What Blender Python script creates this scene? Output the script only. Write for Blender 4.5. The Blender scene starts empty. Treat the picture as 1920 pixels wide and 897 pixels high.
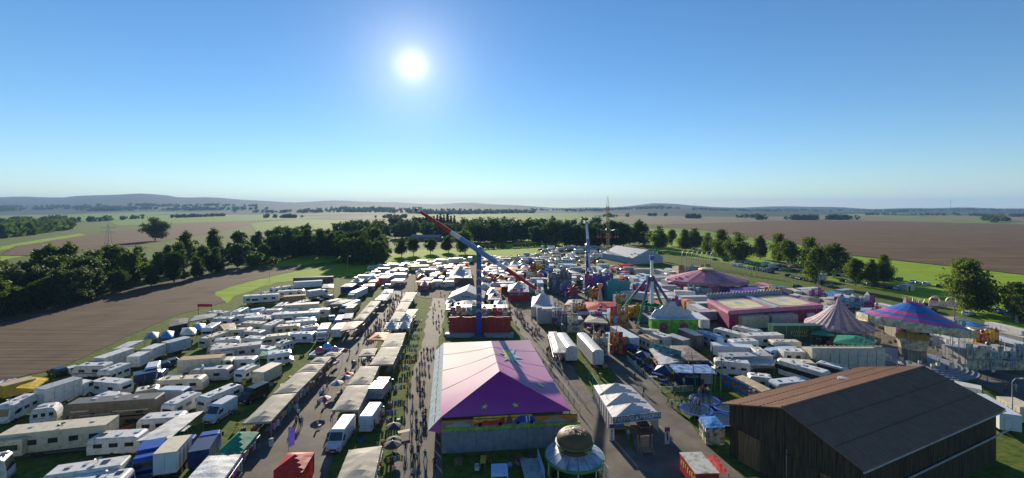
import bpy, math, random
from mathutils import Vector, Matrix
S = bpy.context.scene
COL = S.collection
R = random.Random(7)
rad = math.radians
# ---------------------------------------------------------------- camera, sky, sun, exposure
F, H, VH = 810.0, 34.0, 392.0          # focal length (px of a 1920 px wide picture), eye height (m), horizon row
cam = bpy.data.cameras.new('camera'); camo = bpy.data.objects.new('camera', cam); COL.objects.link(camo)
camo.location = (0, 0, H); camo.rotation_euler = (rad(90), 0, 0)
cam.sensor_width = 36; cam.lens = 36 * F / 1920; cam.shift_y = -(448.5 - VH) / 1920
cam.clip_start = 0.5; cam.clip_end = 60000
S.camera = camo
SUN_AZ = math.atan2(773 - 960, F); SUN_EL = math.atan2((VH - 122), math.hypot(F, 773 - 960))
sund = Vector((math.sin(SUN_AZ) * math.cos(SUN_EL), math.cos(SUN_AZ) * math.cos(SUN_EL), math.sin(SUN_EL)))
W = bpy.data.worlds.new('World'); S.world = W; W.use_nodes = True
nt = W.node_tree; nt.nodes.clear()
def N(t, **k):
    n = nt.nodes.new(t)
    for a, b in k.items(): setattr(n, a, b)
    return n
out = N('ShaderNodeOutputWorld'); bg = N('ShaderNodeBackground'); bg.inputs[1].default_value = 0.075
sky = N('ShaderNodeTexSky', sky_type='NISHITA', sun_disc=False, sun_elevation=SUN_EL, sun_rotation=SUN_AZ,
        altitude=100, air_density=1.0, dust_density=0.02, ozone_density=4.0)
hsv = N('ShaderNodeHueSaturation'); hsv.inputs['Saturation'].default_value = 1.12; hsv.inputs['Value'].default_value = 1.0
nt.links.new(sky.outputs[0], hsv.inputs['Color'])
# the sun's disc and its aureole in the sky
tc = N('ShaderNodeTexCoord'); dt = N('ShaderNodeVectorMath', operation='DOT_PRODUCT'); dt.inputs[1].default_value = sund
nrm = N('ShaderNodeVectorMath', operation='NORMALIZE')
nt.links.new(tc.outputs['Generated'], nrm.inputs[0]); nt.links.new(nrm.outputs[0], dt.inputs[0])
mx = N('ShaderNodeMath', operation='MAXIMUM'); mx.inputs[1].default_value = 0.0
nt.links.new(dt.outputs['Value'], mx.inputs[0])
def glow(power, gain, col):
    p = N('ShaderNodeMath', operation='POWER'); p.inputs[1].default_value = power
    nt.links.new(mx.outputs[0], p.inputs[0])
    g = N('ShaderNodeMath', operation='MULTIPLY'); g.inputs[1].default_value = gain
    nt.links.new(p.outputs[0], g.inputs[0])
    c = N('ShaderNodeMixRGB', blend_type='MULTIPLY'); c.inputs[0].default_value = 1; c.inputs[2].default_value = (*col, 1)
    nt.links.new(g.outputs[0], c.inputs[1]); return c.outputs[0]
acc = None
for power, gain, col in ((24000, 300.0, (1, .97, .88)), (2200, 5.0, (1, .92, .82)), (260, 2.4, (1, .86, .80)), (60, .7, (1, .88, .84))):
    o = glow(power, gain, col)
    if acc is None: acc = o
    else:
        a = N('ShaderNodeMixRGB', blend_type='ADD'); a.inputs[0].default_value = 1
        nt.links.new(acc, a.inputs[1]); nt.links.new(o, a.inputs[2]); acc = a.outputs[0]
a = N('ShaderNodeMixRGB', blend_type='ADD'); a.inputs[0].default_value = 1
nt.links.new(hsv.outputs[0], a.inputs[1]); nt.links.new(acc, a.inputs[2])
nt.links.new(a.outputs[0], bg.inputs[0]); nt.links.new(bg.outputs[0], out.inputs[0])
sl = bpy.data.lights.new('sun', 'SUN'); sl.energy = 5.0; sl.angle = rad(0.5); sl.color = (1, .88, .70)
slo = bpy.data.objects.new('sun', sl); COL.objects.link(slo); slo.rotation_euler = (-sund).to_track_quat('-Z', 'Y').to_euler()
S.view_settings.view_transform = 'Standard'; S.view_settings.look = 'None'; S.view_settings.exposure = 0.86
S.view_settings.gamma = 1; S.view_settings.use_curve_mapping = False
S.render.engine = 'CYCLES'; S.cycles.use_denoising = True; S.cycles.max_bounces = 6; S.cycles.volume_bounces = 0
S.cycles.transparent_max_bounces = 8; S.cycles.caustics_reflective = False; S.cycles.caustics_refractive = False

# ---------------------------------------------------------------- helpers
def P(u, v, z=0.0):                     # picture position -> place in the world on height z
    D = F * (H - z) / (v - VH); return Vector(((u - 960) * D / F, D, z))
MATS = {}
def mat(name, col, rough=.6, metal=0.0, var=.12, scale=1.5, bump=0.0, dirt=None, trans=0.0, spec=.5, emit=0.0, stretch=None):
    if name in MATS: return MATS[name]
    m = bpy.data.materials.new(name); MATS[name] = m; m.use_nodes = True
    t = m.node_tree; b = t.nodes['Principled BSDF']; L = t.links
    b.inputs['Roughness'].default_value = rough; b.inputs['Metallic'].default_value = metal
    b.inputs['Specular IOR Level'].default_value = spec
    co = t.nodes.new('ShaderNodeTexCoord'); no = t.nodes.new('ShaderNodeTexNoise'); no.inputs['Scale'].default_value = scale
    no.inputs['Detail'].default_value = 4
    if stretch: mp_ = t.nodes.new('ShaderNodeMapping'); mp_.inputs['Scale'].default_value = stretch; L.new(co.outputs['Object'], mp_.inputs['Vector']); L.new(mp_.outputs[0], no.inputs['Vector'])
    else: L.new(co.outputs['Object'], no.inputs['Vector'])
    r = t.nodes.new('ShaderNodeValToRGB'); L.new(no.outputs['Fac'], r.inputs[0])
    c2 = dirt if dirt else tuple(x * (1 - 2.2 * var) for x in col)
    r.color_ramp.elements[0].position = .3; r.color_ramp.elements[1].position = .62 if not dirt else .5
    r.color_ramp.elements[0].color = (*[max(0, x) for x in c2], 1); r.color_ramp.elements[1].color = (*[min(1, x * (1 + var * .5)) for x in col], 1)
    L.new(r.outputs[0], b.inputs['Base Color'])
    if bump:
        bp = t.nodes.new('ShaderNodeBump'); bp.inputs['Strength'].default_value = bump; bp.inputs['Distance'].default_value = .05
        L.new(no.outputs['Fac'], bp.inputs['Height']); L.new(bp.outputs[0], b.inputs['Normal'])
    if trans:
        tr = t.nodes.new('ShaderNodeBsdfTranslucent'); L.new(r.outputs[0], tr.inputs[0])
        mi = t.nodes.new('ShaderNodeMixShader'); mi.inputs[0].default_value = trans
        L.new(b.outputs[0], mi.inputs[1]); L.new(tr.outputs[0], mi.inputs[2])
        L.new(mi.outputs[0], t.nodes['Material Output'].inputs[0])
    if emit:
        L.new(r.outputs[0], b.inputs['Emission Color']); b.inputs['Emission Strength'].default_value = emit
    return m
class MB:                               # collects shapes, then links them as ONE mesh object
    def __init__(s): s.v = []; s.f = []; s.m = []; s.smooth = False
    def add(s, vs, fs, m=0):
        o = len(s.v); s.v += [tuple(p) for p in vs]; s.f += [tuple(i + o for i in f) for f in fs]; s.m += [m] * len(fs); return s
    def box(s, c, d, m=0, rz=0.0, top=1.0):
        x, y, z = c; a, b, h = d[0] / 2, d[1] / 2, d[2] / 2; cs, sn = math.cos(rz), math.sin(rz); vs = []
        for k, zz in ((1.0, -h), (top, h)):
            for p, q in ((-a, -b), (a, -b), (a, b), (-a, b)):
                p *= k; q *= k; vs.append((x + p * cs - q * sn, y + p * sn + q * cs, z + zz))
        return s.add(vs, [(3, 2, 1, 0), (4, 5, 6, 7), (0, 1, 5, 4), (1, 2, 6, 5), (2, 3, 7, 6), (3, 0, 4, 7)], m)
    def tube(s, p0, p1, r0, r1=None, n=6, m=0, caps=True):
        p0 = Vector(p0); p1 = Vector(p1); r1 = r0 if r1 is None else r1; d = (p1 - p0)
        if d.length < 1e-6: return s
        q = d.to_track_quat('Z', 'Y'); vs = []
        for p, r in ((p0, r0), (p1, r1)):
            for i in range(n):
                a = 2 * math.pi * i / n; vs.append(p + q @ Vector((r * math.cos(a), r * math.sin(a), 0)))
        fs = [(i, (i + 1) % n, n + (i + 1) % n, n + i) for i in range(n)]
        if caps: fs += [tuple(range(n - 1, -1, -1)), tuple(range(n, 2 * n))]
        return s.add(vs, fs, m)
    def lathe(s, prof, n=16, c=(0, 0, 0), m=0, ms=None, a0=0.0):     # prof: (radius, z) from bottom to top
        vs = []
        for r, z in prof:
            for i in range(n):
                a = a0 + 2 * math.pi * i / n; vs.append((c[0] + r * math.cos(a), c[1] + r * math.sin(a), c[2] + z))
        for k in range(len(prof) - 1):
            fs = [(k * n + i, k * n + (i + 1) % n, (k + 1) * n + (i + 1) % n, (k + 1) * n + i) for i in range(n)]
            if k == 0: s.add(vs, fs, ms[k] if ms else m); base = len(s.v) - len(vs)
            else:
                s.f += [tuple(i + base for i in f) for f in fs]; s.m += [(ms[k] if ms else m)] * len(fs)
        return s
    def prof(s, pts, w, inset=.07, m=0, x0=0.0):                     # side outline (y,z) extruded across x, edges rounded
        n = len(pts); cy = sum(p[0] for p in pts) / n; cz = sum(p[1] for p in pts) / n
        def shr(p):
            dy, dz = p[0] - cy, p[1] - cz; return (cy + dy * (1 - inset / max(.3, abs(dy) + .2)), cz + dz * (1 - inset / max(.3, abs(dz) + .2)))
        vs = []
        for x, k in ((-w / 2, 1), (-w / 2 + inset, 0), (w / 2 - inset, 0), (w / 2, 1)):
            for p in pts:
                q = shr(p) if k else p; vs.append((x0 + x, q[0], q[1]))
        fs = [tuple(range(n))]
        for k in range(3): fs += [(k * n + i, k * n + n + i, k * n + n + (i + 1) % n, k * n + (i + 1) % n) for i in range(n)]
        fs.append(tuple(range(4 * n - 1, 3 * n - 1, -1)))
        return s.add(vs, fs, m)
    def mesh(s, name, mats):
        me = bpy.data.meshes.new(name); me.from_pydata(s.v, [], s.f)
        for q in (mats if isinstance(mats, (list, tuple)) else [mats]): me.materials.append(q)
        if any(s.m): me.polygons.foreach_set('material_index', s.m)
        if s.smooth: me.polygons.foreach_set('use_smooth', [True] * len(s.f))
        me.update(); return me
    def build(s, name, mats, parent=None, loc=(0, 0, 0), rz=0.0):
        return ob(name, s.mesh(name, mats), parent, loc, rz)
def ob(name, me, parent=None, loc=(0, 0, 0), rz=0.0):
    o = bpy.data.objects.new(name, me); COL.objects.link(o); o.parent = parent; o.location = loc; o.rotation_euler[2] = rz; return o
def tag(o, label, cat, group=None):
    o['label'] = label; o['category'] = cat
    if group: o['group'] = group
    return o
def thing(name, label, cat, loc=(0, 0, 0), rz=0.0, group=None):
    return tag(ob(name, None, None, loc, rz), label, cat, group)
def dup(root, loc, rz=0.0, label=None, group=None, sc=None):
    r = root.copy(); COL.objects.link(r); r.location = loc; r.rotation_euler = (0, 0, rz)
    if sc: r.scale = sc if isinstance(sc, tuple) else (sc, sc, sc)
    if label: r['label'] = label
    if group: r['group'] = group
    for ch in root.children:
        c = ch.copy(); COL.objects.link(c); c.parent = r
        for g in ch.children:
            d = g.copy(); COL.objects.link(d); d.parent = c
    return r
def struct(name, me): o = ob(name, me); o['kind'] = 'structure'; return o
ORD = ['first', 'second', 'third', 'fourth', 'fifth', 'sixth', 'seventh', 'eighth', 'ninth', 'tenth', 'eleventh', 'twelfth', 'thirteenth',
       'fourteenth', 'fifteenth', 'sixteenth', 'seventeenth', 'eighteenth', 'nineteenth', 'twentieth']
def nth(i):
    if i < 20: return ORD[i]
    t, o = divmod(i + 1, 10); tens = {2: 'twenty', 3: 'thirty', 4: 'forty', 5: 'fifty', 6: 'sixty', 7: 'seventy', 8: 'eighty', 9: 'ninety'}[t]
    return tens + ('-' + ORD[o - 1] if o else 'th').replace('yth', 'ieth')
def text(body, size, m, parent, loc, rot, name='lettering', ext=.01, line=1.0):
    c = bpy.data.curves.new(name, 'FONT'); c.body = body; c.size = size; c.align_x = 'CENTER'; c.align_y = 'CENTER'; c.extrude = ext; c.space_line = line
    t_ = bpy.data.objects.new(name, c); COL.objects.link(t_); me = bpy.data.meshes.new_from_object(t_); bpy.data.objects.remove(t_); me.materials.clear(); me.materials.append(m)
    o = ob(name, me, parent, loc); o.rotation_euler = rot; return o
# ---------------------------------------------------------------- ground and fields
SKY = [(-900,372),(-300,374),(0,372),(60,371),(120,371),(150,368),(200,365.5),(260,365),(310,368),(345,373),(400,371.5),(440,373),(480,376),(540,380),
       (600,379),(650,378),(700,379),(760,380),(830,383),(880,381),(920,384),(980,387),(1060,389),(1130,389),(1190,387),(1230,382.5),(1270,383),
       (1300,386),(1340,388.5),(1400,388),(1500,388),(1560,389.5),(1640,391),(1720,390),(1780,390.5),(1850,391),(1920,391),(2300,388),(3000,380)]
def lerp(tab, u):
    if u <= tab[0][0]: return tab[0][1]
    for (a, b), (c, d) in zip(tab, tab[1:]):
        if u <= c: return b + (d - b) * (u - a) / (c - a)
    return tab[-1][1]
def hz(u, D):                           # terrain height at column u, depth D
    if D < 1600: return 0.0
    far = H + (VH - lerp(SKY, u)) / F * 8000
    far += 10 * math.sin(u * .021 + 1) + 6 * math.sin(u * .053)
    w = min(1, max(0, (D - 2200) / 5800)); w = w * w * (3 - 2 * w)
    z = far * w
    z += 14 * math.exp(-((D - 3600) / 700) ** 2) * (.5 + .5 * math.sin(u * .011 + .6)) * min(1, (D - 1600) / 900)
    z += 9 * math.exp(-((D - 2500) / 350) ** 2) * (.5 + .5 * math.sin(u * .017 + 3))
    if D > 8000: z = far - (D - 8000) * .02
    return z
us = [-1200 + 24 * i for i in range(180)]
Ds = [-400, -60, 0, 20, 40] + [40 * 1.06 ** k for k in range(1, 108)]
m = MB()
for D in Ds:
    for u in us: m.v.append(((u - 960) / F * max(D, 80), D, hz(u, D)))
nu = len(us)
for j in range(len(Ds) - 1):
    for i in range(nu - 1): m.f.append((j * nu + i, j * nu + i + 1, (j + 1) * nu + i + 1, (j + 1) * nu + i))
m.m = [0] * len(m.f); m.smooth = True
def landmat(name, cols, scale, furrow=None, bump=.3, patch=False, rough=.95):
    if name in MATS: return MATS[name]
    k = bpy.data.materials.new(name); MATS[name] = k; k.use_nodes = True; t = k.node_tree; L = t.links; b = t.nodes['Principled BSDF']
    b.inputs['Roughness'].default_value = rough; b.inputs['Specular IOR Level'].default_value = .1
    g = t.nodes.new('ShaderNodeNewGeometry'); n1 = t.nodes.new('ShaderNodeTexNoise'); n1.inputs['Scale'].default_value = scale; n1.inputs['Detail'].default_value = 8
    n1.inputs['Roughness'].default_value = .65
    L.new(g.outputs['Position'], n1.inputs['Vector'])
    r = t.nodes.new('ShaderNodeValToRGB'); e = r.color_ramp.elements; e[0].position = .3; e[1].position = .7
    e[0].color = (*cols[0], 1); e[1].color = (*cols[-1], 1)
    for i, c in enumerate(cols[1:-1]): q = e.new(.3 + .4 * (i + 1) / (len(cols) - 1)); q.color = (*c, 1)
    L.new(n1.outputs['Fac'], r.inputs[0]); col = r.outputs[0]; hgt = n1.outputs['Fac']
    if furrow:
        ang, fs, amt = furrow
        mp = t.nodes.new('ShaderNodeMapping'); mp.inputs['Rotation'].default_value = (0, 0, ang); L.new(g.outputs['Position'], mp.inputs['Vector'])
        mp.inputs['Scale'].default_value = (.02, 1, 1)
        n2 = t.nodes.new('ShaderNodeTexNoise'); n2.inputs['Scale'].default_value = fs; n2.inputs['Detail'].default_value = 5; L.new(mp.outputs[0], n2.inputs['Vector'])
        r2 = t.nodes.new('ShaderNodeValToRGB'); r2.color_ramp.elements[0].position = .32; r2.color_ramp.elements[1].position = .7
        r2.color_ramp.elements[0].color = (1 - amt,) * 3 + (1,); r2.color_ramp.elements[1].color = (1 + amt * .5,) * 3 + (1,)
        L.new(n2.outputs['Fac'], r2.inputs[0])
        mm = t.nodes.new('ShaderNodeMixRGB'); mm.blend_type = 'MULTIPLY'; mm.inputs[0].default_value = 1; L.new(col, mm.inputs[1]); L.new(r2.outputs[0], mm.inputs[2]); col = mm.outputs[0]
        ad = t.nodes.new('ShaderNodeMath'); L.new(hgt, ad.inputs[0]); L.new(n2.outputs['Fac'], ad.inputs[1]); hgt = ad.outputs[0]
    if patch:                            # patchwork of far fields and woods
        mp = t.nodes.new('ShaderNodeMapping'); mp.inputs['Scale'].default_value = (.0022, .0011, 0); L.new(g.outputs['Position'], mp.inputs['Vector'])
        vo = t.nodes.new('ShaderNodeTexVoronoi'); vo.inputs['Scale'].default_value = 1; L.new(mp.outputs[0], vo.inputs['Vector'])
        sp = t.nodes.new('ShaderNodeSeparateColor'); L.new(vo.outputs['Color'], sp.inputs[0])
        r3 = t.nodes.new('ShaderNodeValToRGB'); r3.color_ramp.interpolation = 'CONSTANT'; e = r3.color_ramp.elements
        pal = [(0, (.035, .07, .015)), (.3, (.11, .20, .02)), (.45, (.03, .055, .012)), (.62, (.14, .17, .035)), (.72, (.12, .23, .02)), (.88, (.11, .09, .04))]
        e[0].position, e[1].position = 0, .3; e[0].color = (*pal[0][1], 1); e[1].color = (*pal[1][1], 1)
        for p, c in pal[2:]: q = e.new(p); q.color = (*c, 1)
        L.new(sp.outputs[0], r3.inputs[0])
        sx = t.nodes.new('ShaderNodeSeparateXYZ'); L.new(g.outputs['Position'], sx.inputs[0])
        mr = t.nodes.new('ShaderNodeMapRange'); mr.inputs[1].default_value = 1100; mr.inputs[2].default_value = 1300; L.new(sx.outputs[1], mr.inputs[0])
        mm = t.nodes.new('ShaderNodeMixRGB'); L.new(mr.outputs[0], mm.inputs[0]); L.new(col, mm.inputs[1]); L.new(r3.outputs[0], mm.inputs[2]); col = mm.outputs[0]
        n3 = t.nodes.new('ShaderNodeTexNoise'); n3.inputs['Scale'].default_value = .0009; n3.inputs['Detail'].default_value = 5; L.new(g.outputs['Position'], n3.inputs['Vector'])
        m4 = t.nodes.new('ShaderNodeMapRange'); m4.inputs[1].default_value = 1700; m4.inputs[2].default_value = 4200; L.new(sx.outputs[1], m4.inputs[0])
        a5 = t.nodes.new('ShaderNodeMath'); a5.operation = 'MULTIPLY_ADD'; a5.inputs[1].default_value = .75; L.new(m4.outputs[0], a5.inputs[0]); L.new(n3.outputs['Fac'], a5.inputs[2])
        g5 = t.nodes.new('ShaderNodeMapRange'); g5.inputs[1].default_value = .72; g5.inputs[2].default_value = .78; L.new(a5.outputs[0], g5.inputs[0])
        m6 = t.nodes.new('ShaderNodeMixRGB'); L.new(g5.outputs[0], m6.inputs[0]); L.new(col, m6.inputs[1]); m6.inputs[2].default_value = (.018, .032, .014, 1); col = m6.outputs[0]
    L.new(col, b.inputs['Base Color'])
    bp = t.nodes.new('ShaderNodeBump'); bp.inputs['Strength'].default_value = bump; bp.inputs['Distance'].default_value = .25
    L.new(hgt, bp.inputs['Height']); L.new(bp.outputs[0], b.inputs['Normal'])
    return k
GRASS = landmat('fairground grass', [(.035, .06, .010), (.085, .125, .016), (.15, .145, .04)], .8, patch=True, bump=.6)
struct('ground', m.mesh('ground', GRASS))
MEADOW = landmat('bright meadow', [(.16, .26, .008), (.25, .36, .012)], .12, furrow=(.5, .6, .2))
GREEN2 = landmat('olive field', [(.10, .17, .014), (.16, .24, .02)], .05, furrow=(.2, .3, .2))
SOIL = landmat('ploughed soil', [(.075, .05, .034), (.12, .084, .055), (.15, .105, .07)], .07, furrow=(-.62, 1.1, .35), bump=.6)
SOIL2 = landmat('brown soil', [(.095, .058, .028), (.15, .095, .05)], .04, furrow=(.25, .22, .3))
SOIL3 = landmat('pale stubble', [(.16, .125, .07), (.22, .175, .10)], .03, furrow=(.1, .15, .3))
SCRUB = landmat('rough verge', [(.035, .055, .014), (.07, .11, .022), (.14, .15, .05)], .5, bump=.8)
ROAD = landmat('worn asphalt', [(.085, .074, .062), (.13, .114, .094), (.19, .165, .13)], .22, bump=.2, rough=.8)
GRAVEL = landmat('trodden gravel', [(.11, .088, .06), (.17, .14, .10), (.22, .185, .13)], .6, bump=.3)
_z = [0.0]; rfj = random.Random(2)
def field(name, px, m, dz=.03, cut=True):
    _z[0] += .004; z = _z[0] + (0.25 if min(v for u, v in px) < 425 else 0)
    pts = []
    for (u0, v0), (u1, v1) in zip(px, px[1:] + px[:1]):
        a, b = P(u0, v0), P(u1, v1); n = max(1, min(40, int((b - a).length / 3)))
        for k in range(n):
            q = a.lerp(b, k / n); j = .45 * min(3, q.y / 120) * (0 if k == 0 else 1); pts.append(q + Vector((rfj.uniform(-j, j), rfj.uniform(-j, j), 0)))
    mb = MB(); mb.add([(p.x, p.y, z) for p in pts], [tuple(range(len(pts)))])
    return struct(name, mb.mesh(name, m))
# far to near
field('olive_field', [(700,404),(1010,404),(960,408),(700,409)], GREEN2)
field('olive_field', [(170,405),(520,400.5),(700,401),(640,404),(300,411)], GREEN2)
field('olive_field', [(200,413),(260,410),(520,405),(640,406),(560,411),(320,420),(220,424)], GREEN2)
field('olive_field', [(90,410),(220,407),(200,413),(90,420)], GREEN2)
field('brown_field', [(30,462),(120,449),(250,430),(360,420),(480,414),(470,421),(400,436),(200,470),(60,480),(0,480)], SOIL2)
field('bright_strip', [(0,463),(40,455),(150,438),(160,441),(60,457),(0,470)], MEADOW)
field('olive_field', [(470,420),(560,411),(650,414),(670,425),(560,436),(480,436)], GREEN2)
field('bright_strip', [(0,478),(40,470),(45,480),(0,490)], MEADOW)
field('stubble_field', [(1010,412),(1180,402.5),(1400,402),(1920,408),(2300,410),(2300,420),(1500,418),(1200,421),(1050,420)], SOIL3)
field('olive_field', [(990,413),(1120,405.5),(1185,410),(1100,415)], GREEN2)
field('olive_field', [(1620,406),(1920,416),(2300,424),(2300,432),(1800,418)], GREEN2)
field('brown_field', [(1190,424),(1500,413),(1700,416),(2300,430),(2300,560),(1920,516),(1780,500),(1590,478),(1480,455),(1300,430)], SOIL2)
field('olive_field', [(1240,428),(1440,434),(1600,444),(1580,449),(1480,455),(1300,447),(1200,434)], GREEN2)
field('bright_meadow', [(1180,432),(1240,430),(1330,447),(1480,456),(1590,480),(1780,500),(1920,516),(2400,560),(2400,720),(1920,625),(1700,556),(1500,514),(1330,489),(1230,472)], MEADOW)
field('pasture', [(690,495),(720,470),(900,466),(1000,452),(1080,452),(1050,470),(900,478),(800,492)], MEADOW)
field('pasture', [(495,500),(560,482),(640,474),(640,488),(540,503)], MEADOW)
field('grass_strip', [(400,548),(470,528),(560,508),(660,492),(800,486),(900,476),(1010,470),(1010,480),(800,502),(700,512),(640,520),(520,530),(440,556),(425,570)], MEADOW)
field('rough_verge', [(-200,650),(0,585),(170,548),(350,512),(480,498),(480,503),(350,520),(170,560),(0,602),(-200,660)], SCRUB)
field('ploughed_field', [(-250,675),(0,602),(170,560),(350,520),(430,506),(570,498),(560,507),(470,527),(400,549),(425,566),(330,592),(250,626),(110,692),(0,716),(-250,800)], SOIL)
field('fair_street', [(395,940),(600,940),(640,800),(672,720),(705,650),(735,590),(770,545),(800,512),(770,512),(725,545),(660,610),(600,680),(530,765)], ROAD, .012)
field('fair_lane', [(730,940),(835,940),(822,800),(816,700),(822,640),(838,570),(848,535),(838,535),(810,560),(792,640),(772,710),(748,830)], ROAD, .012)
field('promenade', [(1120,940),(1250,940),(1150,790),(1080,700),(1020,620),(975,560),(945,520),(930,520),(935,560),(965,610),(1020,690),(1080,800)], ROAD, .012)
field('cross_street', [(1210,940),(1440,940),(1340,850),(1260,760),(1190,680),(1140,620),(1085,575),(1030,545),(1000,545),(1040,585),(1110,640),(1150,700),(1180,780)], ROAD, .012)
field('gravel_yard', [(800,560),(930,560),(1000,600),(1060,545),(1010,500),(900,495),(780,505),(740,545)], GRAVEL, .012)
field('gravel_yard', [(1000,600),(1240,640),(1330,640),(1560,660),(1920,720),(2200,760),(2200,640),(1800,610),(1600,580),(1300,540),(1050,535)], GRAVEL, .012)
field('promenade', [(1700,650),(1780,660),(1920,700),(2100,750),(2100,830),(1920,760),(1800,705),(1720,690)], ROAD, .012)
# ---------------------------------------------------------------- trees
BARK = mat('bark', (.09, .07, .05), .9, scale=4, bump=.4)
BIRCHBARK = mat('birch bark', (.42, .40, .36), .8, scale=3, var=.3)
def leafmat(name, c):
    return mat(name, c, .6, var=.3, scale=.35, trans=.55, spec=.15)
LEAF = [leafmat('dark leaves', (.055, .10, .016)), leafmat('mid leaves', (.09, .14, .02)), leafmat('birch leaves', (.11, .155, .02)), leafmat('poplar leaves', (.05, .075, .022))]
def make_tree(rng, h, w, kind, leaf, nclump, per, size, crown0=.22):
    t = MB(); th = h * .75; r0 = .022 * h
    lean = rng.uniform(-.03, .03) * h
    t.tube((0, 0, -.2), (lean * .4, 0, th * .45), r0, r0 * .75, 7); t.tube((lean * .4, 0, th * .45), (lean, 0, th), r0 * .75, r0 * .2, 6)
    c = MB(); zc = h * (crown0 + 1) / 2; hz_ = h * (1 - crown0) / 2
    lobes = [(Vector((rng.gauss(0, .42), rng.gauss(0, .42), rng.uniform(-.65, .62))), rng.uniform(.32, .58)) for _ in range(9)] + [(Vector((0, 0, .6)), .42), (Vector((0, 0, 0)), .6), (Vector((0, 0, -.4)), .5)]
    for k in range(nclump):
        while True:
            lc, lr = rng.choice(lobes); p = lc + Vector((rng.gauss(0, 1), rng.gauss(0, 1), rng.gauss(0, 1))).normalized() * lr * rng.uniform(.55, 1)
            if p.length < 1.12: break
        if kind == 'poplar': wz = 1 - .55 * abs(p.z)
        elif kind == 'birch': wz = (1.0 if p.z < 0.1 else 1 - .6 * p.z)
        else: wz = 1.0
        cen = Vector((p.x * w * .5 * wz, p.y * w * .5 * wz, zc + p.z * hz_))
        if k % 5 == 0:
            zb = max(h * .15, min(th * .95, cen.z - rng.uniform(.1, .3) * h)); t.tube((lean * zb / th, 0, zb), cen, r0 * .3, r0 * .06, 4, caps=False)
        sg = w * (.085 if kind != 'poplar' else .1)
        for q in range(per):
            d = Vector((rng.gauss(0, sg), rng.gauss(0, sg), rng.gauss(0, sg * .8)))
            if kind == 'birch': d = Vector((d.x * .8, d.y * .8, -abs(rng.gauss(0, sg * 2.1)) + sg * .6))
            o = cen + d; s_ = size * rng.uniform(.6, 1.3)
            if o.z < h * .07: continue
            a = Vector((rng.gauss(0, 1), rng.gauss(0, 1), rng.gauss(0, 1))).normalized(); b = a.orthogonal().normalized()
            if kind == 'birch': a = Vector((a.x * .35, a.y * .35, -1)).normalized(); b = a.cross(Vector((rng.gauss(0, 1), rng.gauss(0, 1), .1))).normalized(); b *= .55
            c.add([o - a * s_ - b * s_ * .5, o + b * s_, o + a * s_ * 1.1, o - b * s_ * .8], [(0, 1, 2, 3)])
    return t.mesh('trunk', BIRCHBARK if kind == 'birch' else BARK), c.mesh('crown', leaf)
rt = random.Random(11)
TV = {}
TV['broad'] = [(make_tree(rt, 17, 12 + i, 'broad', LEAF[0] if i % 2 else LEAF[1], 80, 84, .42, .14), 17) for i in range(5)]
TV['wood'] = [(make_tree(rt, 19, 10 + i % 3, 'broad', LEAF[i % 2], 80, 72, .5, .03), 19) for i in range(4)]
TV['birch'] = [(make_tree(rt, 15, 8.5 + i % 3, 'birch', LEAF[2], 95, 92, .33, .16), 15) for i in range(5)]
TV['poplar'] = [(make_tree(rt, 24, 5, 'poplar', LEAF[3], 50, 22, .6, .08), 24) for i in range(2)]
TV['far'] = [(make_tree(rt, 16, 13 + i, 'broad', LEAF[0] if i else LEAF[1], 44, 34, .8, .03), 16) for i in range(3)]
TV['bush'] = [(make_tree(rt, 4, 5, 'broad', LEAF[1], 24, 22, .32, .0), 4) for i in range(2)]
def tree(kind, x, y, h, label, group, w=1.0, name=None, z=0.0):
    (tm, cm), h0 = rt.choice(TV[kind]); s_ = h / h0
    o = thing(name or {'birch': 'birch_tree', 'poplar': 'poplar_tree', 'bush': 'bush'}.get(kind, 'broadleaf_tree'), label, 'bush' if kind == 'bush' else 'tree', (x, y, z), rt.uniform(0, 6.28), group)
    o.scale = (s_ * w, s_ * w, s_); ob('trunk', tm, o); ob('crown', cm, o); return o
# roadside birches: foot column, foot row, top row, width factor
bir = [(1207,462,434,1),(1235,470,424,1.15),(1260,462,430,.9),(1285,470,430,1),(1303,470,428,1.1),(1327,478,437,1),(1353,485,430,.95),(1386,492,436,1.2),(1425,487,441,.9),
       (1458,492,437,1),(1476,500,449,1.1),(1515,505,444,1),(1534,534,462,.85),(1563,520,455,1.1),(1604,535,483,.9),(1634,537,486,.75),(1656,530,477,.85),(1808,584,484,1.15),(1906,606,527,1)]
for i, (u, v, vt, w) in enumerate(bir):
    p = P(u, v); tree('birch', p.x, p.y, (v - vt) * p.y / F, f'{nth(i)} weeping birch from the left in the row beside the parked cars', 'roadside birches', w * 1.28)
# wood along the ploughed field
i = 0
for row in range(3):
    for k in range(15):
        u = -120 + 44 * k + row * 17 + rt.uniform(-8, 8); v = 597 - .205 * u - row * 13 + rt.uniform(-3, 3) - max(0, u - 300) * .02
        p = P(u, v); h = (12.5, 15.5, 18)[row] * rt.uniform(.7, 1.15)
        tree('wood', p.x, p.y, h, f'{nth(k)} dark tree from the left in the {("front", "middle", "back")[row]} rank by the ploughed field', 'wood beside the ploughed field', rt.uniform(.9, 1.2)); i += 1
for k, (u, v, h, w) in enumerate([(228,528,7,1),(247,526,9,1.2),(410,512,3,1),(471,503,9,1.1),(515,501,6,1),(352,519,2.5,1)]):
    p = P(u, v); tree('bush', p.x, p.y, h, ('large bush at the foot of the dark wood', 'taller bush at the foot of the dark wood', 'small bush on the verge of the ploughed field',
         'round bush tree at the end of the dark wood', 'lone round bush on the grass beyond the ploughed field', 'tiny bush on the verge by the ploughed field')[k], None, w)
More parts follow.
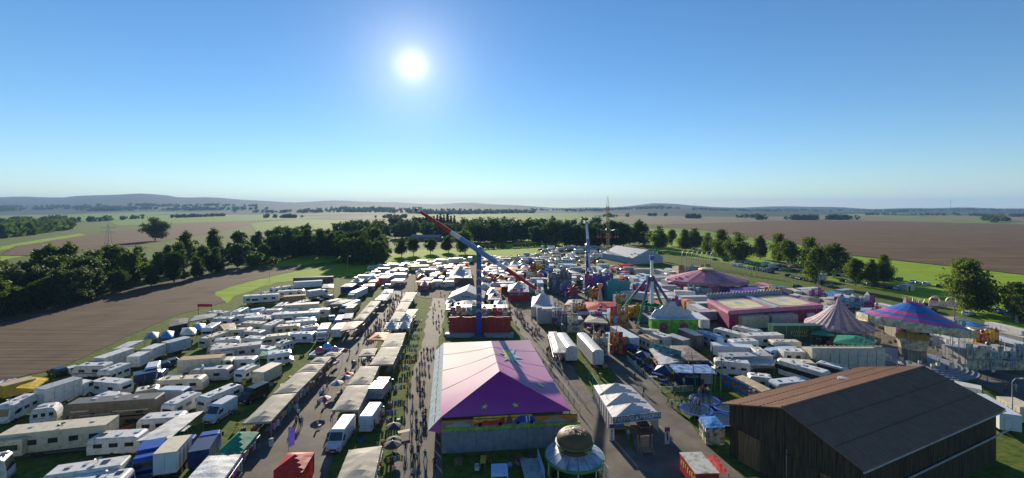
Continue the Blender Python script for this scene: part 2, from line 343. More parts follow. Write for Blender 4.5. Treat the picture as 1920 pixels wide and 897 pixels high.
# second wood and middle trees
lab = 'tree in the wood behind the campers'
k = 0
for row in range(4):
    for j in range(11):
        u = 522 + 19 * j + rt.uniform(-5, 5); v = (484 if u < 640 else 497) - 6 * row
        p = P(u, v); tree('wood', p.x, p.y, rt.uniform(13, 21), f'{nth(j)} {lab}, {("front", "second", "third", "back")[row]} rank'.replace('in the', 'from the left in the', 1), 'wood behind the camping field', 1.1); k += 1
for k, (u, v, h) in enumerate([(753,481,13),(775,479,12),(807,476,11),(841,474,13),(872,476,17)]):
    p = P(u, v); tree('broad', p.x, p.y, h, f'{nth(k)} free-standing round tree from the left on the pasture', 'trees on the pasture', 1)
p = P(291, 452); tree('broad', p.x, p.y, 24, 'large lone round tree above the dark wood on the left', None, 1.25)
# trees behind the pasture: columns and foot rows
grp = [('belt', [(640 + 14 * j, 446 + 3 * math.sin(j), rt.uniform(15, 21)) for j in range(26)]), ('clump', [(885 + 11 * j, 455 - j * .3, rt.uniform(17, 24)) for j in range(12)]),
       ('hedge', [(1008 + 12.5 * j, 466 - 1.0 * abs(j - 8), rt.uniform(17, 24)) for j in range(17)]), ('back', [(660 + 15 * j, 434 + 2 * math.sin(j * 2), rt.uniform(15, 22)) for j in range(32)])]
wh = {'belt': 'belt of trees behind the pasture', 'clump': 'big clump behind the fair', 'hedge': 'tall trees beyond the far campers', 'back': 'hazy rear tree belt'}
for g, L in grp:
    for k, (u, v, h) in enumerate(L):
        p = P(u + rt.uniform(-4, 4), v + rt.uniform(-1, 1)); tree('far' if g != 'hedge' else 'wood', p.x, p.y, h, f'{nth(k)} tree from the left in the {wh[g]}', wh[g], 1.1)
for k in range(9):
    p = P(800 + 6.5 * k, 436); tree('poplar', p.x, p.y, rt.uniform(23, 28), f'{nth(k)} slender poplar from the left in the poplar row', 'poplar row', 1.1)
for k in range(17):
    p = P(902 + 6.0 * k + (14 if k > 7 else 0), 468 - k * .35); tree('bush', p.x, p.y, 4, f'{nth(k)} clipped bush from the left in the hedge by the pasture', 'hedge bushes', .8)
# distant woods that read as one mass
def mass(name, label, runs, h, depth, seed):
    rg = random.Random(seed); c = MB()
    for u0, v0, u1, v1, n in runs:
        cs_ = [(rg.random(), rg.uniform(.015, .07), rg.random() ** 2 * depth) for _ in range(max(5, n // 18))]
        for k in range(n):
            cc = rg.choice(cs_); t_ = min(1, max(0, rg.gauss(cc[0], cc[1]))); u = u0 + (u1 - u0) * t_; v = v0 + (v1 - v0) * t_; p = P(u, v); D = p.y + cc[2] + rg.uniform(0, depth * .15); x = (u - 960) / F * D; z0 = hz(u, D)
            hh = h * rg.uniform(.7, 1.15); rr = hh * rg.uniform(.38, .6)
            for q in range(18):
                d = Vector((rg.gauss(0, 1), rg.gauss(0, 1), rg.gauss(0, 1))).normalized() * rg.uniform(.6, 1)
                o = Vector((x, D, z0 + hh * .52)) + Vector((d.x * rr, d.y * rr, d.z * hh * .48)); a = Vector((rg.gauss(0, 1), rg.gauss(0, 1), rg.gauss(0, 1))).normalized(); b = a.orthogonal().normalized(); s_ = rr * .5
                c.add([o - a * s_ - b * s_, o + b * s_ - a * s_ * .3, o + a * s_, o - b * s_ + a * s_ * .5], [(0, 1, 2, 3)])
    o = c.build(name, LEAF[0]); o['kind'] = 'stuff'; return tag(o, label, 'wood')
mass('distant_wood', 'dark wood at the left edge beyond the bright strip', [(-150,470,150,428,200),(-100,440,160,412,160)], 15, 60, 1)
mass('distant_wood', 'line of hedgerow trees across the far left fields', [(130,419,230,413,30),(210,413,420,406,60),(480,409,760,409,70)], 13, 40, 2)
mass('distant_wood', 'far tree belt in front of the left hills', [(-200,403,480,400,620),(440,402,1000,403,620)], 20, 900, 3)
mass('distant_wood', 'long dark copse on the brown field skyline right', [(1270,410,1420,409,60),(1420,413,1625,412.5,110),(1215,406,1250,406,14),(1130,408,1190,407,20)], 15, 60, 4)
mass('distant_wood', 'tree belt at the far right edge of the fields', [(1625,406,2100,408,140),(1820,419,1905,418,50)], 14, 300, 5)
mass('distant_wood', 'blue wooded ridge above the right fields', [(980,401,1300,399.5,320),(1300,400,1950,401,560)], 18, 1500, 6)
# far brick buildings at the tree line
# ---------------------------------------------------------------- the air
hb = MB(); hb.box((0, 6000, 150), (26000, 14000, 306))
hm = bpy.data.materials.new('haze'); hm.use_nodes = True; hm.node_tree.nodes.clear()
ho = hm.node_tree.nodes.new('ShaderNodeOutputMaterial'); hv = hm.node_tree.nodes.new('ShaderNodeVolumePrincipled')
hv.inputs['Color'].default_value = (.32, .57, .96, 1); hv.inputs['Density'].default_value = 8e-5; hv.inputs['Anisotropy'].default_value = 0
hm.node_tree.links.new(hv.outputs[0], ho.inputs['Volume'])
hzo = hb.build('haze', hm); hzo['kind'] = 'stuff'; tag(hzo, 'thin blue haze lying over the whole landscape', 'haze')
# ---------------------------------------------------------------- vehicles
GLASS = mat('tinted glass', (.03, .035, .04), .12, var=.3, spec=.8)
TYRE = mat('tyre rubber', (.02, .02, .02), .9); RIM = mat('wheel rim', (.45, .45, .46), .35, .7)
CH = mat('chassis grey', (.06, .06, .065), .7); CHROME = mat('bright metal', (.6, .6, .6), .3, .9)
WHITE = mat('white panel', (.60, .585, .55), .4, var=.06, dirt=(.44, .41, .35)); WHITE2 = mat('bluish white panel', (.54, .57, .61), .35, var=.05)
CREAM = mat('cream panel', (.54, .48, .35), .5, dirt=(.42, .36, .24)); BEIGE = mat('beige panel', (.50, .43, .30), .55, dirt=(.33, .28, .18))
GREYP = mat('grey panel', (.33, .33, .34), .5, dirt=(.22, .21, .20)); BROWNP = mat('brown roof', (.30, .19, .09), .8, dirt=(.20, .12, .06))
NAVY = mat('navy paint', (.015, .03, .10), .35); BLUEP = mat('blue paint', (.02, .07, .35), .35); BLACKP = mat('black paint', (.012, .012, .014), .25)
SILVER = mat('silver paint', (.48, .49, .50), .3, .5, var=.04); REDP = mat('red paint', (.42, .02, .02), .4); GREENP = mat('dark green paint', (.01, .08, .04), .5)
DARKG = mat('dark grey paint', (.05, .055, .06), .35); PALEB = mat('pale blue panel', (.35, .50, .68), .5); BRONZE = mat('bronze grey', (.17, .14, .10), .4)
def wheel_meshes(r, w):
    t = MB(); t.tube((-w / 2, 0, 0), (w / 2, 0, 0), r, r, 14); k = MB(); k.tube((-w / 2 - .012, 0, 0), (w / 2 + .012, 0, 0), r * .6, r * .6, 10)
    return t.mesh('tyre', TYRE), k.mesh('rim', RIM)
WH = {s_: wheel_meshes(s_, .24) for s_ in (.32, .36, .5)}
def wheels(par, w, ys, r=.32, rims=True):
    for y in ys:
        for s_ in (-1, 1):
            o = ob('wheel', WH[r][0], par, (s_ * (w / 2 - .1), y, r))
            if rims: ob('rim', WH[r][1], o)
def panel(par, name, c, d, m): return MB().box(c, d).build(name, m, par)
def slope(par, name, y0, z0, y1, z1, w, m, off=.015, w1=None):       # pane lying on a sloping front or tail
    n = Vector((0, z1 - z0, -(y1 - y0))).normalized()
    if n.y * (1 if y0 + y1 > 0 else -1) < 0: n = -n
    w1 = w1 or w; b = MB(); n *= off
    b.add([(-w / 2, y0 + n.y, z0 + n.z), (w / 2, y0 + n.y, z0 + n.z), (w1 / 2, y1 + n.y, z1 + n.z), (-w1 / 2, y1 + n.y, z1 + n.z)], [(0, 1, 2, 3)])
    return b.build(name, m, par)
rv = random.Random(5)
def hatches(par, L, h, n, w=2.3):
    for k in range(n):
        y = -L / 2 + L * (k + .7) / (n + .4) + rv.uniform(-.2, .2); b = MB(); b.box((rv.uniform(-.3, .3), y, h + .06), (rv.uniform(.4, .75), rv.uniform(.4, .8), .12), top=.9)
        b.build('roof_hatch', rv.choice([GLASS, GREYP, WHITE2, WHITE]), par)
    if rv.random() < .4: MB().lathe([(.05, 0), (.05, .25), (.36, .42), (.3, .36)], 10, (.5, rv.uniform(-L / 4, L / 4), h)).build('satellite_dish', GREYP, par)
def caravan(label, loc, rz, L=6.5, h=2.65, w=2.35, m=None, group=None, door=1, n=3, stripe=None, name='caravan'):
    m = m or WHITE; o = thing(name, label, 'caravan', loc, rz, group); y = L / 2; stripe = stripe or rv.choice([None, GREYP, BLUEP, BROWNP, DARKG, PALEB, GREYP])
    b = MB(); b.prof([(-y + .05, .42), (-y, 1.1), (-y + .12, h - .4), (-y + .3, h - .12), (-y + .6, h), (y - .9, h), (y - .45, h - .2), (y - .12, h - .8), (y, 1.1), (y - .12, .42)], w, .09); b.build('body', m, o)
    for s_ in (-1, 1):
        for k in range(n):
            yy = -y + L * (k + .75) / (n + .5); panel(o, 'window', (s_ * (w / 2 + .005), yy, 1.62), (.03, min(1.1, L / n * .5), .55), GLASS)
        if stripe: panel(o, 'stripe', (s_ * (w / 2 + .004), 0, 1.12), (.02, L * .93, .16), stripe)
    d = panel(o, 'door', (door * (w / 2 + .006), y * .35, 1.3), (.025, .6, 1.75), WHITE2); panel(d, 'handle', (door * (w / 2 + .03), y * .35 + .22, 1.2), (.03, .12, .05), CH)
    slope(o, 'front_window', y - .13, 1.45, y - .22, 2.0, w * .7, GLASS, .03); panel(o, 'rear_window', (0, -y + .04, 1.7), (w * .62, .06, .5), GLASS)
    panel(o, 'roof_edge_trim', (w / 2 - .02, 0, h - .16), (.06, L * .86, .05), GREYP); panel(o, 'roof_edge_trim', (-w / 2 + .02, 0, h - .16), (.06, L * .86, .05), GREYP); panel(o, 'locker_flap', (-door * (w / 2 + .006), -y * .4, .75), (.02, .9, .35), GREYP)
    hatches(o, L, h, n); wheels(o, w, (-.4, .4) if L > 6.8 else (-.2,), rims=False)
    dr = MB(); dr.tube((-.5, y - .2, .45), (0, y + 1.2, .45), .05); dr.tube((.5, y - .2, .45), (0, y + 1.2, .45), .05); dr.build('drawbar', CH, o); return o
def motorhome(label, loc, rz, L=7, h=3.0, w=2.35, m=None, group=None, kind='alcove', stripe=None, name='motorhome'):
    m = m or WHITE; o = thing(name, label, 'motorhome', loc, rz, group); y = L / 2; b = MB()
    if kind == 'alcove':
        b.prof([(-y, .5), (-y, h - .15), (-y + .15, h), (y - .95, h), (y - .5, h - .25), (y - .5, h - .8), (y - 1.2, h - 1.0), (y - .75, 1.4), (y - .1, 1.1), (y, .5)], w, .08); ws = (y - 1.15, h - 1.08, y - .78, 1.45)
    else:
        b.prof([(-y, .5), (-y, h - .15), (-y + .15, h), (y - .7, h), (y - .3, h - .35), (y - .05, 1.3), (y, .5)], w, .08); ws = (y - .3, h - .45, y - .08, 1.45)
    b.build('body', m, o); slope(o, 'windscreen', ws[0], ws[1], ws[2], ws[3], w * .86, GLASS, .03)
    for s_ in (-1, 1):
        for k, yy in enumerate((-y * .65, -y * .1, y * .35)): panel(o, 'window', (s_ * (w / 2 + .005), yy, 1.75), (.03, (1.0, .8, .7)[k], .5), GLASS)
        panel(o, 'cab_window', (s_ * (w / 2 + .005), y - 1.45, 1.6), (.03, .7, .5), GLASS); panel(o, 'headlight', (s_ * w * .36, y - .01, .85), (.35, .08, .2), CHROME)
        panel(o, 'mirror', (s_ * (w / 2 + .15), y - .9, 1.6), (.2, .08, .3), BLACKP)
        if stripe: panel(o, 'stripe', (s_ * (w / 2 + .004), -.4, 1.15), (.02, L * .7, .22), stripe)
    panel(o, 'bumper', (0, y + .02, .55), (w * .9, .12, .25), GREYP); d = panel(o, 'door', (w / 2 + .006, 0.2, 1.35), (.025, .6, 1.7), WHITE2); panel(d, 'handle', (w / 2 + .03, .4, 1.2), (.03, .12, .05), CH)
    hatches(o, L * .8, h, 3); wheels(o, w, (-y * .5, y - 1.0), .36, False); return o
def van(label, loc, rz, L=6.2, h=2.7, w=2.0, m=None, group=None, windows=False, name='panel_van'):
    m = m or WHITE2; o = thing(name, label, 'van', loc, rz, group); y = L / 2; b = MB()
    b.prof([(-y, .4), (-y, h - .25), (-y + .08, h - .05), (-y + .3, h), (y - 1.9, h), (y - 1.55, h - .15), (y - .85, 1.5), (y - .12, 1.12), (y, .8), (y - .02, .35)], w, .1); b.build('body', m, o)
    slope(o, 'windscreen', y - 1.5, h - .25, y - .88, 1.55, w * .86, GLASS, .02, w * .92)
    for s_ in (-1, 1):
        panel(o, 'cab_window', (s_ * (w / 2 + .004), y - 1.7, 1.75), (.03, .75, .5), GLASS); panel(o, 'mirror', (s_ * (w / 2 + .12), y - 1.2, 1.6), (.2, .1, .28), BLACKP)
        panel(o, 'headlight', (s_ * w * .38, y - .03, .95), (.3, .1, .22), CHROME); panel(o, 'side_trim', (s_ * (w / 2 + .004), -.2, .75), (.02, L * .75, .14), CH)
        if windows: panel(o, 'window', (s_ * (w / 2 + .004), -.6, 1.75), (.03, L * .45, .55), GLASS)
        panel(o, 'tail_light', (s_ * (w / 2 - .1), -y - .005, 1.2), (.12, .04, .45), REDP)
    panel(o, 'grille', (0, y - .01, .75), (w * .5, .06, .2), BLACKP); panel(o, 'bumper', (0, y + .02, .5), (w * .92, .1, .22), CH); panel(o, 'number_plate', (0, y + .08, .55), (.5, .02, .11), WHITE)
    panel(o, 'door_seam', (0, -y - .004, 1.45), (.03, .02, h - 1.0), CH); wheels(o, w, (-y + 1.2, y - 1.0), .36); return o
def cab(o, y, w, h, m, flat=True):                                   # lorry cab whose front face is at y
    b = MB(); b.prof([(y - 1.9, .6), (y - 1.9, h - .1), (y - 1.6, h), (y - .5, h), (y - .15, h - .35), (y - .02, 1.7), (y, 1.5), (y, .5)], w, .09); c = b.build('cab', m, o)
    slope(c, 'windscreen', y - .13, h - .42, y - .02, 1.8, w * .88, GLASS, .03)
    for s_ in (-1, 1):
        panel(c, 'cab_window', (s_ * (w / 2 + .005), y - .75, (h + 1.7) / 2), (.03, .8, .65), GLASS); panel(c, 'mirror', (s_ * (w / 2 + .2), y - .15, h - .8), (.22, .1, .55), BLACKP)
        panel(c, 'headlight', (s_ * w * .38, y + .01, .85), (.35, .06, .2), CHROME)
    panel(c, 'grille', (0, y + .01, 1.25), (w * .7, .05, .4), BLACKP); panel(c, 'bumper', (0, y + .04, .6), (w * .95, .12, .3), CH); return c
def truck(label, loc, rz, L=9, h=3.6, w=2.5, m=None, cm=None, roof=None, group=None, cabh=2.9, name='box_truck'):
    m = m or WHITE; cm = cm or m; o = thing(name, label, 'truck', loc, rz, group); y = L / 2; Lb = L - 2.1
    b = MB(); b.box((0, -y + Lb / 2, (h + 1.0) / 2), (w, Lb, h - 1.0)); cb = b.build('cargo_box', m, o)
    panel(cb, 'roof', (0, -y + Lb / 2, h + .03), (w + .04, Lb + .04, .06), roof or m)
    for k in range(2): panel(cb, 'rear_door', ((k - .5) * w * .5, -y - .02, (h + 1.0) / 2), (w * .47, .04, h - 1.2), m)
    for s_ in (-1, 1):
        for k in range(3): panel(cb, 'seam', (s_ * (w / 2 + .006), -y + Lb * (k + 1) / 4, (h + 1.0) / 2), (.012, .05, h - 1.05), GREYP)
    panel(o, 'chassis', (0, -.3, .8), (.9, L - 1.2, .3), CH); cab(o, y, w - .1, cabh, cm); wheels(o, w, (-y + 1.4, -y + 2.6, y - 1.1), .5); return o
def trailer(label, loc, rz, L=8, h=3.4, w=2.5, m=None, roof=None, group=None, n=6, arched=False, wins=0, bay=None, cat='trailer', name='trailer', fl=.8):
    m = m or WHITE; o = thing(name, label, cat, loc, rz, group); y = L / 2; b = MB()
    if arched:
        pr = [(-w / 2, fl), (-w / 2, h - .5)] + [(-w / 2 * math.cos(math.pi * k / 8), h - .5 + .5 * math.sin(math.pi * k / 8)) for k in range(1, 8)] + [(w / 2, h - .5), (w / 2, fl)]
        q = len(pr); b.add([(x, yy, z) for yy in (-y, y) for x, z in pr], [tuple(range(q)), tuple(range(2 * q - 1, q - 1, -1))] + [(i, q + i, q + (i + 1) % q, (i + 1) % q) for i in range(q)])
    else: b.box((0, 0, (h + fl) / 2), (w, L, h - fl))
    bd = b.build('body', m, o)
    if not arched: panel(o, 'roof', (0, 0, h + .035), (w + .06, L + .06, .07), roof or m)
    for s_ in (-1, 1):
        for k in range(n - 1): panel(o, 'panel_seam', (s_ * (w / 2 + .006), -y + L * (k + 1) / n, (h + fl) / 2), (.012, .045, h - fl - .5), GREYP)
        for k in range(wins): panel(o, 'window', (s_ * (w / 2 + .012), -y + L * (k + .6) / (wins + .2), h * .62), (.03, min(1.2, L / wins * .45), .7), GLASS)
        panel(o, 'skirt', (s_ * (w / 2 - .03), 0, .5), (.04, L * .8, .4), CH)
    for e in (-1, 1):
        d = panel(o, 'end_door', (.25, e * (y + .012), (h + fl) / 2 - .2), (.9, .03, h - fl - .7), m); panel(d, 'frame', (.25, e * (y + .006), (h + fl) / 2 - .2), (1.0, .02, h - fl - .6), GREYP)
    if bay:
        bx, by = bay; bb = MB(); bb.box((bx * (w / 2 + .45), by * y, (h + fl) / 2 - .1), (.9, L * .26, h - fl - .5)); q = bb.build('slide_out', m, o); panel(q, 'window', (bx * (w / 2 + .91), by * y, h * .6), (.03, L * .18, .75), GLASS)
    if wins: hatches(o, L, h + .06, 3)
    wheels(o, w, (-y * .35, -y * .35 + .8), .36, False); return o
def car_proto(kind):
    o = ob('car', None); L2 = {'hatch': 2.0, 'estate': 2.3, 'sedan': 2.25, 'suv': 2.25}[kind]; w = 1.78; z = 1.66 if kind == 'suv' else 1.46
    pts = {'hatch': [(-2.0, .3), (-2.03, .8), (-1.92, 1.0), (-1.5, z - .05), (-1.2, z), (.2, z), (.45, z - .08), (1.05, .98), (1.85, .82), (2.0, .6), (2.0, .3)],
           'estate': [(-2.3, .3), (-2.33, .85), (-2.22, 1.0), (-1.95, z - .05), (-1.6, z), (.2, z), (.45, z - .08), (1.1, .98), (2.05, .82), (2.3, .6), (2.28, .3)],
           'sedan': [(-2.25, .3), (-2.28, .85), (-2.15, 1.0), (-1.6, 1.02), (-.95, z - .04), (-.7, z), (.1, z), (.35, z - .08), (1.0, .98), (2.0, .82), (2.25, .6), (2.22, .3)],
           'suv': [(-2.25, .4), (-2.28, 1.0), (-2.15, 1.15), (-1.9, z - .06), (-1.5, z), (.2, z), (.45, z - .08), (1.0, 1.12), (2.0, 1.0), (2.25, .7), (2.22, .4)]}[kind]
    b = MB(); b.prof(pts, w, .14); b.build('body', SILVER, o); e = [p for p in pts if p[1] > .9]
    ws = [i for i, p in enumerate(pts) if abs(p[0] - pts[-4 if False else 0][0]) >= 0]
    f0 = next(p for p in pts if p[0] > .3 and p[1] < z - .05); f1 = pts[pts.index(f0) + 1]; slope(o, 'windscreen', f0[0], f0[1], f1[0], f1[1], w * .74, GLASS, .02, w * .82)
    r1 = next(p for p in pts if p[1] >= z - .07); r0 = pts[pts.index(r1) - 1]; slope(o, 'rear_window', r0[0] + .04, r0[1] + .03, r1[0], r1[1], w * .8, GLASS, .02, w * .72)
    for s_ in (-1, 1):
        x = s_ * (w / 2 + .004); g = MB(); zb = r0[1] + .02
        g.add([(x, r0[0] + .35, zb), (x, .85, zb - .02), (x - s_ * .06, .3, z - .14), (x - s_ * .06, r1[0] + .25, z - .14)], [(0, 1, 2, 3)]); g.build('side_window', GLASS, o)
        panel(o, 'headlight', (s_ * .62, pts[-2][0] - .03, .68), (.36, .06, .15), CHROME); panel(o, 'tail_light', (s_ * .66, pts[1][0] + .03, .82), (.3, .05, .16), REDP)
    wheels(o, w + .06, (-1.3, 1.3), .32); return o
CARS = {k: car_proto(k) for k in ('hatch', 'estate', 'sedan', 'suv')}
CARC = {'white': WHITE2, 'silver': SILVER, 'black': BLACKP, 'dark grey': DARKG, 'blue': mat('car blue', (.03, .07, .22), .3), 'navy': NAVY, 'red': REDP, 'grey': GREYP}
def car(kind, colour, x, y, rz, label, group=None):
    o = dup(CARS[kind], (x, y, 0), rz); tag(o, label, 'car', group); o.name = 'parked_car'
    for c in o.children:
        if c.name.startswith('body'): c.material_slots[0].link = 'OBJECT'; c.material_slots[0].material = CARC[colour]
    return o
def along(u1, v1, u2, v2, z):
    a = P(u1, v1, z); b = P(u2, v2, z); d = b - a; c = (a + b) / 2
    return (c.x, c.y, 0), math.atan2(-d.x, d.y), d.length
# ---------------------------------------------------------------- tents and stalls
CANV = mat('beige canvas', (.42, .38, .30), .75, var=.1, scale=.6, trans=.2); CANW = mat('white canvas', (.58, .58, .57), .6, var=.06, scale=.5, trans=.2)
CANR = mat('red canvas', (.55, .03, .02), .6, trans=.25); CANG = mat('green canvas', (.02, .27, .16), .6, trans=.25); CANO = mat('orange canvas', (.75, .22, .04), .6, trans=.3)
CANB = mat('navy canvas', (.015, .03, .13), .6, trans=.1); CANBL = mat('blue canvas', (.03, .22, .60), .6, trans=.25); CANT = mat('tan canvas', (.56, .44, .27), .7, trans=.2)
CANGR = mat('grey canvas', (.27, .28, .29), .7, trans=.15); CANY = mat('yellow canvas', (.75, .50, .03), .6, trans=.25); CANP = mat('pink canvas', (.60, .25, .33), .6, trans=.2)
CAND = mat('dark canvas', (.05, .05, .055), .8); POLE = mat('galvanised pole', (.4, .4, .4), .4, .6); WOOD = mat('pale wood', (.33, .24, .14), .7, scale=3)
GOODS = [mat('goods ' + n_, c, .7, var=.25, scale=6) for n_, c in (('pink', (.55, .12, .3)), ('red', (.5, .04, .04)), ('blue', (.05, .12, .4)), ('white', (.65, .63, .6)), ('black', (.03, .03, .03)),
         ('brown', (.2, .12, .06)), ('green', (.08, .3, .1)), ('yellow', (.6, .45, .06)), ('lilac', (.35, .25, .5)), ('grey', (.25, .25, .27)), ('teal', (.04, .3, .3)))]
rs = random.Random(21)
def canopy(label, px, z=2.7, rise=.45, m=None, peaks=1, name='market_stall', cat='stall', group=None, poles=True, walls=(), wallm=None, counter=True, valance=.28, pyramid=False, rail=None, sag=.06):
    """px: near-left, near-right, far-right, far-left corners of the roof edge in the picture"""
    m = m or CANV; c = [P(u, v, z) for u, v in px]; o0 = sum(c, Vector()) / 4; o0.z = 0
    o = thing(name, label, cat, o0, 0, group); q = [p - o0 for p in c]; A, B_, C_, D_ = q
    Lw = (B_ - A).length; Ll = (D_ - A).length; nx, ny = 8, 8 * peaks; b = MB(); b.smooth = False
    def pt(s_, t_):
        p = A.lerp(B_, s_).lerp(D_.lerp(C_, s_), t_); tt = (t_ * peaks) % 1 if t_ < 1 else 1.0
        ls = 2 * min(s_, 1 - s_); lt = 2 * min(tt, 1 - tt) * (1 if pyramid else (Ll / peaks) / max(Lw, .1))
        k = min(ls, lt, 1.0); hgt = (k ** (1.6 if rise > 1.4 else 1.0) if pyramid else k) * rise - (.0 if pyramid else sag) * math.sin(math.pi * 4 * t_ * peaks) ** 2 * (1 - k) * .8
        return Vector((p.x, p.y, z + hgt + rs.uniform(-.015, .015)))
    for j in range(ny + 1):
        for i in range(nx + 1): b.v.append(tuple(pt(i / nx, j / ny)))
    for j in range(ny):
        for i in range(nx): b.f.append((j * (nx + 1) + i, j * (nx + 1) + i + 1, (j + 1) * (nx + 1) + i + 1, (j + 1) * (nx + 1) + i)); b.m.append(0)
    cn = b.build('canopy', m, o)
    if valance:
        for p0, p1 in ((A, B_), (B_, C_), (C_, D_), (D_, A)):
            k = max(2, int((p1 - p0).length / .6)); vb = MB()
            for i in range(k):
                a_, b_ = p0.lerp(p1, i / k), p0.lerp(p1, (i + 1) / k); lo = z - valance * (1 + .15 * (i % 2)); vb.add([(a_.x, a_.y, z - .005), (b_.x, b_.y, z - .005), (b_.x, b_.y, lo), (a_.x, a_.y, lo)], [(0, 1, 2, 3)])
            vb.build('valance', m, cn)
    if poles:
        npl = max(2, int(Ll / 3.2) + 1)
        for k in range(npl):
            for e0, e1 in ((A, D_), (B_, C_)):
                p = e0.lerp(e1, .02 + .96 * k / (npl - 1)) * .985; MB().tube((p.x, p.y, 0), (p.x, p.y, z + .02), .035, n=5).build('pole', POLE, o)
    for w_ in walls:
        p0, p1 = ((A, B_), (B_, C_), (C_, D_), (D_, A))[w_]; p0 = p0 * .99; p1 = p1 * .99; k = max(2, int((p1 - p0).length / .7)); vb = MB()
        nv = (p1 - p0).cross(Vector((0, 0, 1))).normalized()
        for i in range(k + 1):
            p = p0.lerp(p1, i / k) + nv * (.05 if i % 2 else -.05); vb.v += [(p.x, p.y, .05), (p.x, p.y, z - .03)]
        vb.f = [(2 * i, 2 * i + 2, 2 * i + 3, 2 * i + 1) for i in range(k)]; vb.m = [0] * k; vb.build('side_wall', wallm or m, o)
    if counter:
        mid = (A + D_) / 2 * .55; mid2 = (B_ + C_) / 2 * .55; ang = math.atan2((D_ - A).y, (D_ - A).x)
        for p in (mid, mid2):
            tb = MB().box((p.x, p.y, .8), (Ll * .8, Lw * .22, .06), rz=ang).build('counter', WOOD, o)
            for k in range(5):
                f_ = (D_ - A).normalized() * Ll * (.16 * (k - 2)); MB().box((p.x + f_.x, p.y + f_.y, 1.0), (Ll * .11, Lw * .18, rs.uniform(.2, .45)), rz=ang + rs.uniform(-.1, .1)).build('goods_box', rs.choice(GOODS), tb)
    if rail is not None:                                               # garments hung along one edge: a thing of its own
        p0, p1 = ((A, B_), (B_, C_), (C_, D_), (D_, A))[rail]; p0 = p0 * 1.04 + o0; p1 = p1 * 1.04 + o0; hang_rail(p0, p1, 'rail of hanging goods along ' + label, 2.0)
    return o
def hang_rail(p0, p1, label, zt=1.6):
    o = thing('goods_rail', ' '.join(label.split()[:16]), 'goods rail', (p0 + p1) / 2 * 1.0); o.location.z = 0; c = o.location.copy(); p0 = p0 - c; p1 = p1 - c; p0.z = p1.z = 0
    b = MB(); b.tube((p0.x, p0.y, zt), (p1.x, p1.y, zt), .025, n=5)
    for p in (p0, p1): b.tube((p.x, p.y, 0), (p.x, p.y, zt), .025, n=5)
    b.build('rail', POLE, o); L = (p1 - p0).length; k = max(3, int(L / .42)); a = math.atan2((p1 - p0).y, (p1 - p0).x)
    for i in range(k):
        p = p0.lerp(p1, (i + .5) / k); h = rs.uniform(.55, 1.0); MB().box((p.x + rs.uniform(-.1, .1), p.y + rs.uniform(-.1, .1), zt - .03 - h / 2), (.34, .14, h), rz=a + rs.uniform(-.4, .4), top=.75).build('garment', rs.choice(GOODS), o)
    return o
def parasol(label, x, y, r=1.3, h=2.4, m=None, m2=None, group=None, sides=8, name='parasol'):
    o = thing(name, label, 'parasol', (x, y, 0), rs.uniform(0, 1), group); b = MB()
    for i in range(sides):
        a0, a1 = 2 * math.pi * i / sides, 2 * math.pi * (i + 1) / sides
        b.add([(0, 0, h), (r * math.cos(a0), r * math.sin(a0), h - r * .38), (r * math.cos(a1), r * math.sin(a1), h - r * .38)], [(0, 1, 2)], i % 2 if m2 else 0)
        b.add([(r * math.cos(a0), r * math.sin(a0), h - r * .38), (r * math.cos(a0), r * math.sin(a0), h - r * .38 - .18), (r * math.cos(a1), r * math.sin(a1), h - r * .38 - .18), (r * math.cos(a1), r * math.sin(a1), h - r * .38)], [(0, 1, 2, 3)], i % 2 if m2 else 0)
    b.build('canopy', [m, m2] if m2 else m, o); MB().tube((0, 0, 0), (0, 0, h + .08), .03, n=6).build('pole', POLE, o); MB().lathe([(.28, 0), (.28, .1), (.06, .12)], 8).build('base', CH, o); return o
# ---------------------------------------------------------------- the campers' field on the left
def V(vk, label, u1, v1, u2, v2, h=None, fx=0.0, L=None, **k):
    h = h or {'caravan': 2.65, 'motorhome': 3.0, 'van': 2.7, 'truck': 3.6, 'trailer': 3.4}[vk]
    loc, rz, l0 = along(u1, v1, u2, v2, h); l0 += fx
    d = Vector((-math.sin(rz), math.cos(rz), 0)); loc = tuple(Vector(loc) + d * fx / 2)
    f = {'caravan': caravan, 'motorhome': motorhome, 'van': van, 'truck': truck, 'trailer': trailer}[vk]
    return f(label, loc, rz, L=L or max(l0, 3.2), h=h, **k)
LG = 'campers parked on the left field'
V('motorhome', 'white motorhome with four roof skylights nearest the bottom left', 237,862,83,884, h=3.0, kind='int', group=LG)
V('caravan', 'white caravan cut off by the bottom edge of the photo', 245,886,115,903, group=LG)
V('motorhome', 'white coach with large windscreen at the lower left corner', -50,864,22,850, h=3.2, kind='int', group=LG)
V('trailer', 'long beige showman\'s living wagon with slide-out bay at the left edge', 13,808,211,788, h=3.5, m=BEIGE, roof=CREAM, wins=5, bay=(1, -.72), w=3.0, group=LG)
V('caravan', 'white caravan with square skylights between beige wagon and blue lorry', 174,816,275,810, group=LG)
canopy('large patched grey awning tarpaulin above the blue lorry', [(255,827),(318,822),(383,770),(332,780)], 3.1, .2, mat('patched tarpaulin', (.52,.52,.52), .7, dirt=(.45,.36,.22)), name='awning', cat='awning', counter=False, valance=0)
V('caravan', 'white caravan with reddish skylights behind the grey awning', 264,781,351,775, group=LG)
V('truck', 'white box lorry with beige roof and plain door at bottom left', 309,850,339,818, h=3.6, fx=2.1, m=WHITE2, roof=CREAM, cm=BLUEP, group=LG)
V('truck', 'short blue lorry with lamp bar beside the white box lorry', 372,846,398,806, h=3.1, m=NAVY, cm=BLUEP, w=2.3, group=LG, cabh=3.2)
V('truck', 'blue lorry facing the camera under the grey awning', 291,824,269,858, h=3.1, m=BLUEP, group=LG)
